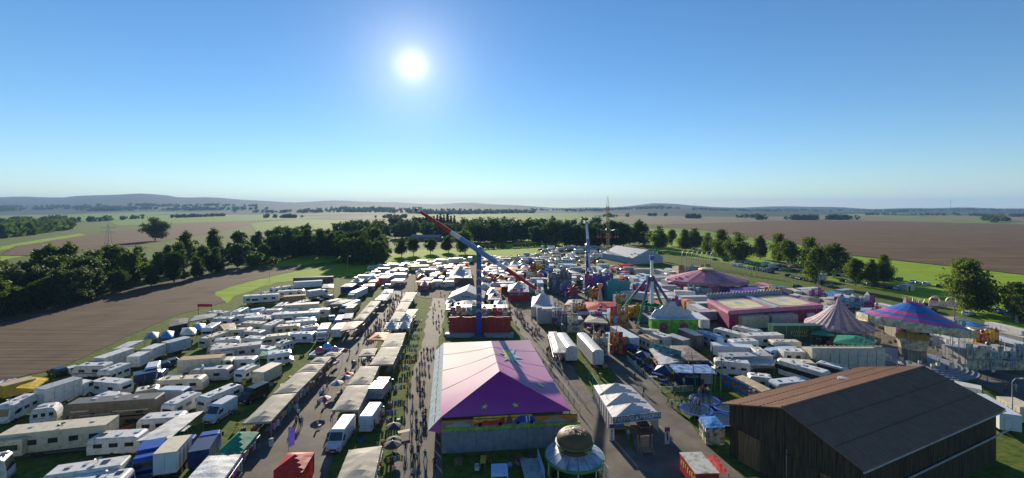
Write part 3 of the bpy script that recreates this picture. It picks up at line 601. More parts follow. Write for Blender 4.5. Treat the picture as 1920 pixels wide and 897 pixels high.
o = V('motorhome', 'long bronze and black american motorhome with swirling side stripes', 301,741,127,753, h=3.6, w=2.6, kind='int', m=BRONZE, stripe=BLACKP, group=LG)
for k, (y, z, l) in enumerate(((-3, 2.0, 5), (1, 1.7, 6), (4, 2.4, 2.5))): panel(o, 'swirl', (-1.312, y, z), (.02, l, .16), SILVER if k % 2 else CREAM)
V('caravan', 'small white caravan with two blue skylights left of the bronze motorhome', 64,764,112,757, group=LG)
V('truck', 'long white lorry with grey weathered roof near the left edge', 74,730,172,700, h=3.9, roof=GREYP, group=LG)
V('motorhome', 'white motorhome facing left in front of the long lorry', 62,737,0,764, kind='int', group=LG)
V('trailer', 'beige-roofed yellow sales trailer at the left edge', 0,723,62,708, h=2.9, m=CANY, roof=CANT, group=LG)
canopy('yellow awning beside the beige-roofed sales trailer', [(29,728),(62,729),(91,709),(62,707)], 2.6, .1, CANY, name='awning', cat='awning', counter=False)
V('caravan', 'white caravan behind the yellow sales trailer', -12,722,35,709, group=LG)
V('motorhome', 'white overcab motorhome facing the camera beside the grass lane', 235,680,187,698, group=LG)
V('caravan', 'cream caravan with long side windows behind the bronze motorhome', 298,710,387,705, m=CREAM, group=LG)
V('motorhome', 'cream overcab motorhome between bronze motorhome and cream caravan', 254,731,305,722, m=CREAM, group=LG)
V('caravan', 'white caravan with dark skylights parked end-on beside the awning', 312,760,370,731, group=LG)
V('caravan', 'white caravan parked end-on left of the white delivery van', 385,743,441,720, group=LG, L=7)
V('van', 'white high-roof delivery van beside the white end-on caravan', 436,741,409,756, fx=2.2, group=LG)
V('van', 'black van with open side door next to the stall row', 498,715,469,728, h=2.4, fx=1.8, m=BLACKP, group=LG)
V('truck', 'beige box lorry with rusty brown roof facing right', 338,673,440,666, h=3.5, m=CREAM, roof=BROWNP, group=LG)
V('trailer', 'low trailer under a navy blue tarpaulin on the grass lane', 250,702,292,694, h=2.2, m=NAVY, n=2, group=LG)
V('van', 'white van with blue-tinted windscreen behind the navy trailer', 290,677,284,688, fx=2.0, group=LG)
o = V('trailer', 'open-sided white wagon with magenta sign on its end', 185,672,242,653, h=3.0, group=LG); panel(o, 'sign', (-.3, -4.2, 2.3), (2.0, .06, .9), mat('magenta sign', (.35, .02, .22), .5))
V('trailer', 'short white box wagon next to the magenta sign wagon', 250,669,270,660, h=3.0, group=LG)
V('trailer', 'pale box trailer in the middle of the edge row', 275,655,301,645, h=3.0, group=LG)
V('trailer', 'grey-blue container wagon with cross-braced end', 310,643,352,632, h=3.1, m=mat('grey-blue panel', (.36,.42,.46), .5), group=LG)
canopy('flat white awning roof along the ploughed field', [(211,655),(240,651),(271,638),(240,641)], 2.6, .1, CANW, name='awning', cat='awning', counter=False)
for k, (u, v, w, mm, t) in enumerate([(283,628,26,CANGR,'grey gazebo at the edge of the ploughed field'),(312,626,24,CANBL,'bright blue gazebo beside the container wagon'),(352,620,30,CANW,'white gazebo tent behind the container wagon'),(372,612,22,CANBL,'small blue gazebo near the white gazebo')]):
    canopy(t, [(u-w/2,v+7),(u+w/2,v+6),(u+w/2+3,v-5),(u-w/2+5,v-5)], 2.5, .9, mm, name='gazebo', cat='gazebo', counter=False, pyramid=True)
canopy('dark flat-roofed stall against the ploughed field', [(316,613),(352,606),(354,596),(320,599)], 2.8, .2, CAND, walls=(0,))
canopy('long grey tarpaulin roof with red sign by the field', [(354,603),(400,595),(412,586),(366,592)], 2.8, .2, CANGR)
o = thing('sign_board', 'long red sign board above the grey tarpaulin roof', 'sign', P(384, 597)); panel(o, 'board', (0, 0, 4.0), (4.5, .12, .9), REDP)
for x in (-2, 2): panel(o, 'post', (x, 0, 1.8), (.1, .08, 3.6), CH)
L2 = [('motorhome', 406,604,384,617,3.0,WHITE,'white motorhome with an awning left of the caravan trio'),('caravan',418,618,474,615,2.65,CREAM,'pale caravan with four dark side windows in the upper rows'),
 ('caravan',400,637,452,632,2.65,WHITE,'white caravan in front of the four-window caravan'),('trailer',396,654,490,643,3.3,GREYP,'long grey fifth-wheel trailer with green parasol awning'),
 ('caravan',495,630,549,625,2.7,CREAM,'cream caravan right of the long fifth-wheel'),('caravan',521,645,543,636,2.65,WHITE,'short white caravan in front of the cream caravan'),
 ('motorhome',501,663,551,656,2.9,WHITE2,'bluish white motorhome behind the stall row'),('truck',460,595,512,592,3.4,WHITE,'white box lorry facing right in the upper rows'),
 ('caravan',432,593,489,587,2.7,WHITE,'white caravan behind the white box lorry'),('trailer',511,589,599,584,3.3,WHITE,'long white living wagon with stripe in the upper rows'),
 ('motorhome',535,604,597,598,2.9,WHITE,'white motorhome below the long living wagon'),('caravan',517,611,565,608,2.7,BEIGE,'beige caravan below the white motorhome'),
 ('motorhome',566,614,594,609,2.9,WHITE,'white overcab motorhome beside the beige caravan'),('trailer',457,555,523,551,3.2,WHITE,'white fifth-wheel trailer with side bay at the field end'),
 ('trailer',532,556,573,553,3.0,BROWNP,'brown and grey covered trailer'),('truck',577,546,612,541,3.2,WHITE,'white box lorry in the far upper row'),('caravan',518,546,573,543,2.7,WHITE,'white caravan behind the brown trailer'),
 ('caravan',490,549,507,546,2.6,CREAM,'small cream caravan at the far field edge'),('caravan',508,541,548,535,2.6,WHITE,'white caravan in the farthest camper row'),('trailer',551,529,604,526,3.2,WHITE2,'long pale blue coach body behind the far row'),
 ('trailer',551,521,625,518.5,3.6,DARKG,'long dark semi-trailer with white roof at the back'),('van',470,581,495,577,2.4,PALEB,'pale blue van left of the small caravan'),('caravan',520,580,563,577,2.6,WHITE,'white caravan below the covered brown trailer'),
 ('trailer',535,572,598,568,3.3,CREAM,'cream trailer with blue cab end'),('caravan',447,696,481,681,2.6,WHITE,'white end-on caravan above the black van'),('trailer',484,698,518,681,3.0,CREAM,'cream box trailer beside the stall row'),
 ('truck',612,606,602,622,3.2,WHITE2,'white box lorry facing the camera beside the inflatables'),('trailer',630,618,641,606,2.8,WHITE,'white box trailer behind the cream stall'),
 ('truck',684,539,657,551,3.2,WHITE2,'white lorry facing left near the street'),('van',672,562,646,573,2.5,WHITE2,'white van beside the far stalls'),('truck',655,588,650,600,2.6,BLACKP,'small black lorry in front of the long beige stall'),
 ('trailer',655,578,664,570,2.6,CANT,'tan box stall trailer by the long beige stall'),('caravan',640,560,610,566,2.6,CREAM,'cream caravan beside the far white van'),('van',640,590,634,600,2.3,SILVER,'silver van on the grass beside the lorries')]
for kind, u1, v1, u2, v2, h, mm, t in L2:
    k = {}
    if kind == 'trailer' and ('wagon' in t or 'fifth' in t): k = dict(wins=4, w=2.6, bay=(1, -.3))
    if kind == 'truck' and mm is WHITE2: k = dict(roof=WHITE)
    V(kind, t, u1, v1, u2, v2, h, m=mm, group=LG, fx=1.8 if kind == 'van' else 0, **k)
canopy('cream awning on the motorhome by the field', [(420,620),(444,614),(440,605),(412,609)], 2.5, .1, CANT, name='awning', cat='awning', counter=False, valance=.1)
canopy('grey flat awning of the fifth-wheel row', [(486,668),(520,664),(522,655),(490,659)], 2.4, .1, CANG, name='awning', cat='awning', counter=False, valance=.1)
canopy('grey awning beside the far coaches', [(603,540),(626,540),(626,533),(606,533)], 2.8, .3, CANGR, name='awning', cat='awning', counter=False)
canopy('long grey stall roof on the camp lane', [(617,571),(640,570),(665,562),(640,562)], 2.6, .3, CANGR)
for k, (kd, c, u, v, a, t) in enumerate([('estate','black',305,690,.9,'black estate car behind the beige box lorry'),('hatch','dark grey',322,684,.9,'dark grey car behind the beige box lorry'),('suv','black',108,704,1.2,'black car at the edge of the ploughed field'),
     ('hatch','white',132,700,1.2,'white car at the edge of the ploughed field'),('estate','blue',300,706,.4,'blue car beside the navy trailer'),('hatch','blue',607,584,.3,'blue car at the end of the long living wagon'),
     ('sedan','black',594,566,1.3,'black saloon car beside the far box lorry'),('hatch','silver',616,560,1.3,'silver car next to the black saloon'),('hatch','white',622,600,.4,'white car above the inflatables'),('hatch','white',641,601,.5,'second white car above the inflatables')]):
    p = P(u, v); car(kd, c, p.x, p.y, a, t)
# ---------------------------------------------------------------- market stalls along the two streets
ST = 'beige market stalls along the street'
canopy('nearest beige stall roof in the row left of the street', [(454,794),(508,790),(557,737),(510,741)], 2.7, .55, rail=1, group=ST)
canopy('second beige stall roof in the row left of the street', [(511,738),(558,735),(597,697),(555,699)], 2.7, .5, rail=1, group=ST)
canopy('third beige stall roof in the row left of the street', [(555,698),(597,696),(611,682),(575,683)], 2.7, .4, group=ST)
canopy('fourth beige stall roof in the row left of the street', [(580,681),(611,681),(622,669),(592,670)], 2.7, .4, rail=1, group=ST)
canopy('fifth beige stall roof, beside the inflatable balls', [(605,668),(630,670),(642,661),(616,660)], 2.7, .4, group=ST)
canopy('beige stall roof with grey side wall next to the parked vans', [(622,769),(672,768),(695,722),(651,723)], 2.7, .55, rail=3, walls=(1,), wallm=CANGR, group=ST)
canopy('beige stall roof with grey side wall farther up the middle row', [(651,721),(696,720),(711,687),(676,687)], 2.7, .5, walls=(1,), wallm=CANGR, group=ST)
canopy('large beige stall roof cut by the bottom edge of the photo', [(629,905),(700,903),(716,836),(654,844)], 2.7, .45, rail=1, group=ST)
canopy('beige stall roof in the middle row above the grey truck', [(693,684),(737,683),(752,650),(715,651)], 2.7, .45, rail=1, group=ST)
canopy('upper beige stall roof below the white pointed tents', [(714,650),(753,649),(761,624),(729,626)], 2.7, .45, group=ST)
canopy('small beige stall roof jutting into the street', [(672,668),(702,666),(708,653),(679,655)], 2.6, .35, rail=0, group=ST)
canopy('bright orange awning in front of the pointed tents', [(689,637),(722,638),(730,624),(704,624)], 2.5, .6, CANO, name='awning', cat='awning', counter=False)
canopy('white striped awning at the bottom left by the green tent', [(346,903),(418,901),(453,852),(390,855)], 2.6, .25, mat('striped awning', (.60,.60,.60), .7, var=.2, scale=4), name='awning', cat='awning', rail=1)
canopy('green pop-up tent with pointed roof', [(406,850),(453,849),(486,810),(446,810)], 2.5, 1.3, CANG, pyramid=True, walls=(0,), wallm=CANW, name='pop_up_tent', cat='tent', rail=1)
canopy('red pop-up tent at the bottom of the street', [(513,882),(567,886),(590,848),(540,849)], 2.5, .9, CANR, pyramid=True, walls=(0,1,3), name='pop_up_tent', cat='tent', counter=False)
for k, (u, v, w, h_, t) in enumerate([(733,611,26,12,'large white pointed tent in the middle row'),(757,610,20,10,'right white pointed tent in the middle row'),(759,598,26,10,'rear white pointed tent in the middle row')]):
    canopy(t, [(u-w/2,v+h_*.5),(u+w/2,v+h_*.5),(u+w/2+3,v-h_*.5),(u-w/2+4,v-h_*.5)], 2.5, 1.7, CANW, pyramid=True, walls=(1,), name='pointed_tent', cat='tent')
for k in range(3):
    t0, t1 = k / 3, (k + 1) / 3 - .02; f = lambda a, b, t: (a[0] + (b[0] - a[0]) * t, a[1] + (b[1] - a[1]) * t)
    a, b, c, d = (663.5,600),(684,599),(715,564),(696,564); canopy(f'{nth(k)} piece from the near end of the long beige roof left of the street', [f(a,d,t0),f(b,c,t0),f(b,c,t1),f(a,d,t1)], 2.7, .35, rail=1 if k == 0 else None, group=ST)
    a, b, c, d = (731,601),(750,602),(783,547),(762,547); canopy(f'{nth(k)} piece from the near end of the long beige roof right of the street', [f(a,d,t0),f(b,c,t0),f(b,c,t1),f(a,d,t1)], 2.7, .35, group=ST)
canopy('cream stall roof beside the rear pointed tent', [(752,596),(772,596),(785,580),(765,580)], 2.7, .3, CANT, group=ST)
canopy('pink and cream stall roof beside the inflatables', [(637,621),(665,616),(683,602),(652,604)], 2.8, .3, mat('pink cream canvas', (.58,.42,.36), .7, var=.2, trans=.2), rail=1)
canopy('white stall roof on the far street', [(702,562),(721,563),(731,552),(713,553)], 2.6, .3, CANW, group=ST)
canopy('bright blue awning on the far street', [(714,551),(735,550),(738,543),(721,543)], 2.5, .5, CANBL, name='awning', cat='awning', counter=False)
V('van', 'white delivery van facing the camera between street and lane', 655,776,634,804, fx=2.0, group='vans between the stall rows')
V('van', 'white delivery van seen from behind on the lane verge', 685,781,707,750, fx=1.0, group='vans between the stall rows')
V('truck', 'small grey truck with pale roof beside the grey stall wall', 705,727,721,708, h=2.8, m=GREYP, roof=WHITE, L=5.5)
# inflatables, feather flag, parasols, racks
for k, (u, v, mm, t) in enumerate([(599,661,mat('clear red ball', (.6,.08,.12), .2), 'red inflatable ball beside the pool'),(613,654,mat('clear blue ball', (.05,.35,.6), .2), 'blue inflatable ball at the back'),(627,660,mat('clear pink ball', (.65,.3,.5), .2), 'pink inflatable ball beside the pool')]):
    p = P(u, v, 1.2); o = thing('inflatable_ball', t, 'inflatable', (p.x, p.y, .45)); b = MB(); b.smooth = True; b.lathe([(1.0 * math.sin(math.pi * i / 10) + .001, 1.0 - 1.0 * math.cos(math.pi * i / 10)) for i in range(11)], 14); b.build('ball', mm, o)
    rb = MB(); rb.lathe([(1.0, .9), (1.03, 1.0), (1.0, 1.1)], 14); rb.build('seam_ring', CANW, o)
p = P(613, 664); b = MB(); b.box((0, 0, .3), (6.5, 4.5, .6)); o = thing('ball_pool', 'white-walled water pool holding the inflatable balls', 'pool', (p.x, p.y, 0)); b.build('basin', WHITE, o); panel(o, 'water', (0, 0, .56), (6.1, 4.1, .1), mat('pool water', (.05,.2,.3), .1))
p = P(541, 849); o = thing('feather_flag', 'blue and purple feather flag behind the red tent', 'flag', (p.x, p.y, 0), .3); MB().tube((0,0,0),(0,0,3.6),.03).build('pole', POLE, o)
b = MB(); b.add([(0,0,.7),(.75,0,1.0),(.85,0,2.9),(.5,0,3.4),(0,0,3.6)], [(0,1,2,3,4)]); b.build('banner', mat('purple banner', (.12,.08,.45), .6, trans=.2), o)
for k, (u, v, r, a, b_, t) in enumerate([(511,806,1.4,CANR,None,'red parasol at the end of the nearest left stall'),(608,768,1.1,CANR,CANW,'red and white parasol standing in the street'),(632,737,1.2,CANW,CANGR,'grey and white parasol left of the middle stalls'),
      (647,726,1.1,CANW,CAND,'black and white parasol left of the middle stalls'),(652,720,1.2,CANR,None,'red parasol beside the middle stalls'),(738,822,1.1,CAND,None,'upper black umbrella beside the lane'),(738,850,1.1,CAND,None,'middle black umbrella beside the lane'),(736,858,1.2,CAND,None,'lower black umbrella beside the lane')]):
    p = P(u, v); parasol(t, p.x, p.y, r, 2.3, a, b_)
for k, (u, v, l, t) in enumerate([(728,790,2.6,'upper clothes rack on the verge beside the white van'),(716,806,2.6,'clothes rack with grey garments beside the white van'),(752,700,2.8,'clothes rack on the lane verge near the grey truck'),(757,680,2.8,'red clothes rack on the lane verge'),
      (722,850,2.2,'table rack of souvenirs below the black umbrellas'),(741,880,2.2,'rack of bright toys at the lane edge'),(770,660,2.6,'clothes rack near the orange awning'),(775,640,2.4,'clothes rack near the pointed tents')]):
    p = P(u, v); hang_rail(p + Vector((-l/2, -.3, 0)), p + Vector((l/2, .3, 0)), t, 1.7)
# ---------------------------------------------------------------- go-kart hall: the big purple tent
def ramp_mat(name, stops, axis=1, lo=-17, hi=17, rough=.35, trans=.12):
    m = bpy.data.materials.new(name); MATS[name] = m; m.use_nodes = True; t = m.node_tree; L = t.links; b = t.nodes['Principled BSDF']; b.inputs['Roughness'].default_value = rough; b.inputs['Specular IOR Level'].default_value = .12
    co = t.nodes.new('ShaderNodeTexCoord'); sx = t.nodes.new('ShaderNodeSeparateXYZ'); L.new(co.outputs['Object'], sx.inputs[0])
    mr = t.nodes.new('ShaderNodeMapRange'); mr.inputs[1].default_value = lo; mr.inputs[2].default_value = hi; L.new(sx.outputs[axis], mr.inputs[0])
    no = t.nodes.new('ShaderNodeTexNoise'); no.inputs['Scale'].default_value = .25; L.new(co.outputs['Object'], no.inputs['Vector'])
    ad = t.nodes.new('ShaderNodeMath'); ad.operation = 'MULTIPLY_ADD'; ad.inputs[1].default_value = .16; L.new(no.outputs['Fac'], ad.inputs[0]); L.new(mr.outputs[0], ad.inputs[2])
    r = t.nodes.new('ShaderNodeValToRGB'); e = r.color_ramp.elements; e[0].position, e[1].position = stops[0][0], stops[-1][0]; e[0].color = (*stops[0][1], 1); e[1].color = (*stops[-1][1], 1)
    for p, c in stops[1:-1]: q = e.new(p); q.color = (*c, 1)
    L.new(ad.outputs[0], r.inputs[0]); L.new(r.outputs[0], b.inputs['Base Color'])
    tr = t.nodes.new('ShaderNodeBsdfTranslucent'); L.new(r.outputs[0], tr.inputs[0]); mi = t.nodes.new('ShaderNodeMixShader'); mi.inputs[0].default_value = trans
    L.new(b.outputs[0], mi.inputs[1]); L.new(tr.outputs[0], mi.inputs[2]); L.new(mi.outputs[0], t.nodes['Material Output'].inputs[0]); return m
FL, FR, BR, BL = P(826,784,5), P(1070,771,5), P(993,638,5), P(832,643,5); RF, RB = P(937,697,9), P(921,640,9)
C0 = (FL + FR + BR + BL) / 4; C0.z = 0
hall = thing('ride_tent', 'big purple and pink tent roof of the go-kart hall in the centre', 'tent', C0)
MAT_SEAM = mat('seam tape', (.34, .20, .28), .7)
PURP = ramp_mat('purple canvas', [(0, (.48, .13, .34)), (.45, (.36, .05, .27)), (1, (.27, .025, .21))], lo=-18, hi=-9, rough=.5); PINKR = ramp_mat('pink canvas roof', [(.05, (.36, .05, .33)), (.35, (.54, .24, .42)), (.9, (.66, .42, .50))], rough=.5); PALE = ramp_mat('sunlit pink canvas roof', [(.0, (.40, .06, .30)), (.26, (.58, .34, .44)), (.7, (.66, .57, .52))], rough=.6)  # left slope: same pink canvas, its colour lightened to stand in for sun glare
def patch(a, b, c, d, n=14, sag=.25, seed=1):
    rg = random.Random(seed); mb = MB(); mb.smooth = True
    for j in range(n + 1):
        for i in range(n + 1):
            s_, t_ = i / n, j / n; p = a.lerp(b, s_).lerp(d.lerp(c, s_), t_) - C0; p = p + Vector((0, 0, -sag * math.sin(math.pi * s_) * math.sin(math.pi * t_) + .05 * math.sin(s_ * 44) * math.sin(math.pi * t_))); mb.v.append(tuple(p))
    mb.f = [(j * (n + 1) + i, j * (n + 1) + i + 1, (j + 1) * (n + 1) + i + 1, (j + 1) * (n + 1) + i) for j in range(n) for i in range(n)]; mb.m = [0] * len(mb.f); return mb
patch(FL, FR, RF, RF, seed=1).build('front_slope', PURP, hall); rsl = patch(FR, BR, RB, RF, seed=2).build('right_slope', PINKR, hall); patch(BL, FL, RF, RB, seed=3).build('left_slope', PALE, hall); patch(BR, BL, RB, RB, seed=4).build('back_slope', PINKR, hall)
for e0, e1, r0, r1 in ((FR, BR, RF, RB), (FL, BL, RF, RB)):
    for k in range(1, 4):
        f = k / 4 + .02; lo, hi = e0.lerp(e1, f) - C0, r0.lerp(r1, f) - C0; b = MB(); pv = None
        for j in range(9):
            t_ = j / 8; q = lo.lerp(hi, t_) + Vector((0, 0, .04 - .25 * math.sin(math.pi * f) * math.sin(math.pi * t_) + .05 * math.sin(f * 44) * math.sin(math.pi * t_)))
            if pv is not None: b.tube(pv, q, .02, n=4, caps=False)
            pv = q
        b.build('seam', MAT_SEAM, hall)
for a_, b_ in ((RF, RB), (RF, FL), (RF, FR)): MB().tube(a_ - C0 + Vector((0, 0, .05)), b_ - C0 + Vector((0, 0, .05)), .06, n=5).build('hip_rope', MAT_SEAM, hall)
TURQ = mat('turquoise print', (.26, .46, .50), .5); YEL = mat('yellow print', (.62, .55, .16), .45)
def decal(A, B, C, D, poly, m, name, par, lift=.06, sag=.25):
    mb = MB(); n = (B - A).cross(D - A).normalized(); n = n if n.z > 0 else -n; vs = []
    for s_, t_ in poly:
        p = A.lerp(B, s_).lerp(D.lerp(C, s_), t_) - C0 + n * lift + Vector((0, 0, -sag * math.sin(math.pi * min(1, max(0, s_))) * math.sin(math.pi * t_) + .05)); vs.append(p)
    cen = sum(vs, Vector()) / len(vs); k = len(vs); mb.add([cen] + vs, [(0, 1 + i, 1 + (i + 1) % k) for i in range(k)]); return mb.build(name, m, par)
def star(cx, cy, r1, r2, n, asp, ph=0): return [(cx + (r1 if i % 2 == 0 else r2) * math.cos(ph + math.pi * i / n), cy + asp * (r1 if i % 2 == 0 else r2) * math.sin(ph + math.pi * i / n)) for i in range(2 * n)]
decal(FR, BR, RB, RF, star(.60, .68, .30, .10, 8, .9), TURQ, 'starburst', hall); decal(FR, BR, RB, RF, star(.60, .74, .17, .07, 8, .9), YEL, 'starburst_core', hall, .10)
decal(FR, BR, RB, RF, star(.17, .32, .040, .017, 5, 2.2), YEL, 'star', hall); 
for cx in (.30, .60): decal(FL, FR, RF, RF, star(cx, .2, .036, .015, 5, 2.0, 1.57), YEL, 'star', hall)
# sloping side skirt on the left, gable wall, painted fascia
mb = MB(); o_ = Vector((-1.7, -.4, -1.6))
for k in range(12):
    a, b = BL.lerp(FL, k / 12) - C0, BL.lerp(FL, (k + .97) / 12) - C0; q = MB(); q.add([a, b, b + o_, a + o_], [(0, 1, 2, 3)]); q.build('side_flap', mat('side flap cloth', (.45, .52, .52), .6, var=.12, trans=.1), hall); MB().tube(a.lerp(b, .15) + o_ * .45 + Vector((0, 0, .03)), a.lerp(b, .75) + o_ * .5 + Vector((0, 0, .03)), .06, n=4).build('vent_slot', CAND, hall)
q = MB(); a = FL - C0; q.add([a, a + o_, a + Vector((.3, -.2, -2.0))], [(0, 1, 2)]); q.build('skirt_end', PURP, hall)
fx0, fx1 = FL - C0 + Vector((.2, -.5, 0)), FR - C0 + Vector((.9, -.5, 0)); fd = (fx1 - fx0).normalized(); fn = Vector((fd.y, -fd.x, 0)); fa = math.atan2(fd.y, fd.x); FLn = (fx1 - fx0).length
def fbox(s0, s1, z0, z1, off, m, name, par, th=.05):
    c = fx0 + fd * ((s0 + s1) / 2) + fn * off; return MB().box((c.x, c.y, (z0 + z1) / 2), (s1 - s0, th, z1 - z0), rz=fa).build(name, m, par)
GK = [mat('fascia ' + n_, c, .5, var=.2, scale=1.2) for n_, c in (('orange', (.62, .22, .03)), ('lime', (.22, .42, .03)), ('grey', (.22, .23, .26)), ('red', (.55, .02, .03)), ('blue', (.02, .06, .42)), ('white', (.7, .7, .7)), ('yellow', (.65, .42, .05)), ('brown', (.15, .07, .03)))]
fas = fbox(0, FLn, 3.75, 4.8, 0, GK[0], 'fascia', hall, .1); fbox(0, FLn + .4, 3.4, 3.75, .05, GK[1], 'lime_border', hall, .12); fbox(0, FLn, 4.8, 4.92, .04, GK[7], 'trim', hall, .1); fbox(.2, 4.2, 3.8, 4.5, .08, GK[2], 'road_print', hall); fbox(4.2, FLn, 3.78, 4.05, .08, GK[2], 'road_print', hall); fbox(4.4, 12.6, 4.5, 5.15, .05, GK[6], 'raised_panel', hall)
def fpoly(pts, s0, z0, m, name, off, par=None):
    b = MB(); k = len(pts); vs = [fx0 + fd * (s0 + x) + fn * off + Vector((0, 0, z0 + z - 5)) for x, z in pts]; b.add(vs, [tuple(range(k))]); return b.build(name, m, par or hall)
def fcirc(s0, z0, r, m, off, par): return fpoly([(r * math.cos(i * .628), r * math.sin(i * .628)) for i in range(10)], s0, z0, m, 'wheel_print', off, par)
rc = fpoly([(0,.05),(.3,.35),(1.3,.55),(1.8,.85),(2.2,.6),(3.6,.75),(4.1,.95),(4.4,.9),(4.4,.15),(3.8,.05)], 4.3, 3.9, GK[3], 'race_car_print', .13); fcirc(5.3, 4.08, .27, BLACKP, .15, hall); fcirc(8.1, 4.08, .3, BLACKP, .15, hall)
fpoly([(0,.1),(.1,.5),(.5,.75),(.9,1.05),(1.8,1.08),(2.3,.85),(2.9,.7),(3.1,.3),(3.0,.08)], 10.0, 4.0, GK[4], 'sports_car_print', .13); [fpoly([(x,.15),(x+.2,.15),(x+.1,1.0),(x-.05,1.0)], 10.0, 4.0, GK[5], 'stripe_print', .15) for x in (1.75, 2.15)]; [fcirc(10.0 + x, 4.12, .25, BLACKP, .15, hall) for x in (.6, 2.5)]
fpoly([(0,.05),(.2,.4),(.9,.5),(1.3,.75),(2.2,.8),(2.8,.5),(3.4,.4),(3.5,.05)], .5, 3.85, SILVER, 'grey_car_print', .13); fpoly([(0,.05),(.2,.4),(.9,.5),(1.3,.75),(2.2,.75),(3.2,.45),(3.4,.05)], 14.0, 3.9, SILVER, 'grey_car_print', .13); fpoly([(0,0),(.1,.9),(.45,1.2),(.8,.9),(.9,0)], 8.95, 4.0, GK[7], 'figure_print', .13)
for k in range(8): fbox(k * FLn / 8 + .02, (k + 1) * FLn / 8 - .02, .05, 3.38, -.5, mat('grey hall panel', (.20, .22, .26), .6), 'wall_panel', hall, .08)
for k in range(13): fbox(.4 + k * 1.45, .52 + k * 1.45, 3.25, 3.42, .02, CANW, 'lamp', hall, .1)
sw = MB(); a, b = BL - C0, FL - C0; sw.add([(a.x, a.y, .05), (b.x, b.y, .05), (b.x, b.y, 4.9), (a.x, a.y, 4.9)], [(0, 1, 2, 3)]); a, b = FR - C0, BR - C0; sw.add([(a.x, a.y, 1.2), (b.x, b.y, 1.2), (b.x, b.y, 1.25), (a.x, a.y, 1.25)], [(0, 1, 2, 3)]); sw.build('side_wall', mat('grey hall panel', (.2, .22, .26)), hall)
for k in range(9):
    for e0, e1 in ((FR, BR), (BL, FL)):
        p = e0.lerp(e1, k / 8) - C0; MB().tube((p.x * .99, p.y * .99, 0), (p.x * .99, p.y * .99, 4.95), .08).build('post', POLE, hall)
# barrier panels along the right flank
def barrier(label, a, b, h=1.15, m=None, group=None, bars=9, name='barrier_panel', z0=0.0):
    c = (a + b) / 2; d = (b - a); L = d.length; o = thing(name, label, 'barrier', (c.x, c.y, z0), math.atan2(d.y, d.x), group); fr = MB()
    for z in (.12, h): fr.box((0, 0, z), (L, .05, .05))
    for x in (-L / 2 + .03, L / 2 - .03): fr.box((x, 0, h / 2), (.05, .05, h))
    fr.build('frame', m or POLE, o)
    for k in range(bars): MB().box((-L / 2 + L * (k + .5) / bars, 0, (h + .12) / 2), (.03, .03, h - .14)).build('bar', m or POLE, o)
    return o
CW = mat('cream railing', (.62, .58, .50), .5)
a0, a1 = P(988, 645), P(1088, 782)
for k in range(13): barrier(f'{nth(k)} cream railing panel from the far end beside the purple tent', a0.lerp(a1, k / 13), a0.lerp(a1, (k + .96) / 13), 1.9, CW, 'railing beside the purple tent', 7)
for k in range(7): barrier(f'{nth(k)} low railing panel from the far end along the promenade', P(1010,650).lerp(P(1100,768), k / 7), P(1010,650).lerp(P(1100,768), (k + .95) / 7), 1.1, POLE, 'promenade railing', 6)
# ---------------------------------------------------------------- propeller ride with red arm (behind the tent)
def arm_ride(label, x, y, hub, a_dir, half, tw, cols, tower_cols, group=None):
    o = thing('propeller_ride', label, 'ride', (x, y, 0)); n = 9
    for k in range(n): MB().box((0, 0, 1 + (hub - 1.5) * (k + .5) / n), (tw * (1.15 - .2 * k / n), tw * .9, (hub - 1.5) / n), rz=0).build('tower_segment', tower_cols[k % len(tower_cols)], o)
    MB().box((0, 0, .5), (tw * 3, tw * 3, 1.0), top=.6).build('base', CH, o)
    b = MB(); b.tube((0, -tw * 1.1, hub), (0, tw * .8, hub), tw * .75, tw * .75, 12); b.build('hub', NAVY, o)
    for s_ in (-1, 1):
        d = Vector((a_dir[0], 0, a_dir[1])).normalized() * s_; L = half; pr = -tw * 1.4
        for k, (f0, f1) in enumerate(((.0, .3), (.3, .45), (.45, 1))):
            w0, w1 = .75 - .35 * f0, .75 - .35 * f1; MB().tube((d.x * L * f0, pr, hub + d.z * L * f0), (d.x * L * f1, pr, hub + d.z * L * f1), w0, w1, 6).build('arm_section', cols[k], o)
        e = Vector((d.x * L, pr, hub + d.z * L)); g = MB(); g.tube(e + Vector((0, -1.6, 0)), e + Vector((0, 1.6, 0)), .3, .3, 8); gg = g.build('gondola_axle', CH, o)
        for yy in (-1.3, -.45, .45, 1.3):
            for q in (-1, 1): MB().box((e.x + q * .7, e.y + yy, e.z + .1), (.75, .7, 1.3), top=.7).build('seat', WHITE, gg)
    return o
LBL = mat('ride light blue', (.10, .22, .45), .4); ORY = mat('ride gold', (.60, .40, .06), .4)
o = arm_ride('tall blue tower ride with red and white propeller arm', -8.7, 114, 23.2, (-15.9, 10.6), 19.1, 1.25, [LBL, WHITE2, REDP], [BLUEP, BLUEP, BLUEP])
for k in range(6):
    z = 7.0 + 2.1 * k
    for s_ in (-1, 1):
        b = MB(); b.add([(s_ * .75, -.66, z - .35), (0, -.66, z + .35), (0, -.66, z + .8), (s_ * .75, -.66, z + .1)], [(0, 1, 2, 3)]); b.build('chevron', ORY, o)
o = thing('ride_backdrop', 'plain red backdrop wall at the foot of the propeller tower', 'wall', (-8.6, 115.4, 0))
for k in range(8): MB().box((-8.25 + 16.5 * (k + .5) / 8, 0, 2.6 + .12 * (k % 2)), (16.5 / 8 - .03, .3, 5.0)).build('panel', mat('red wall', (.40, .03, .02), .6), o)
MB().box((0, -.5, .5), (18, 1.6, 1.0)).build('platform', GREYP, o)
o = arm_ride('white and pale blue propeller tower standing upright by the far rides', 32.5, 186, 18.2, (-.07, 1.0), 10.2, 1.3, [LBL, WHITE2, PALEB], [NAVY, NAVY])
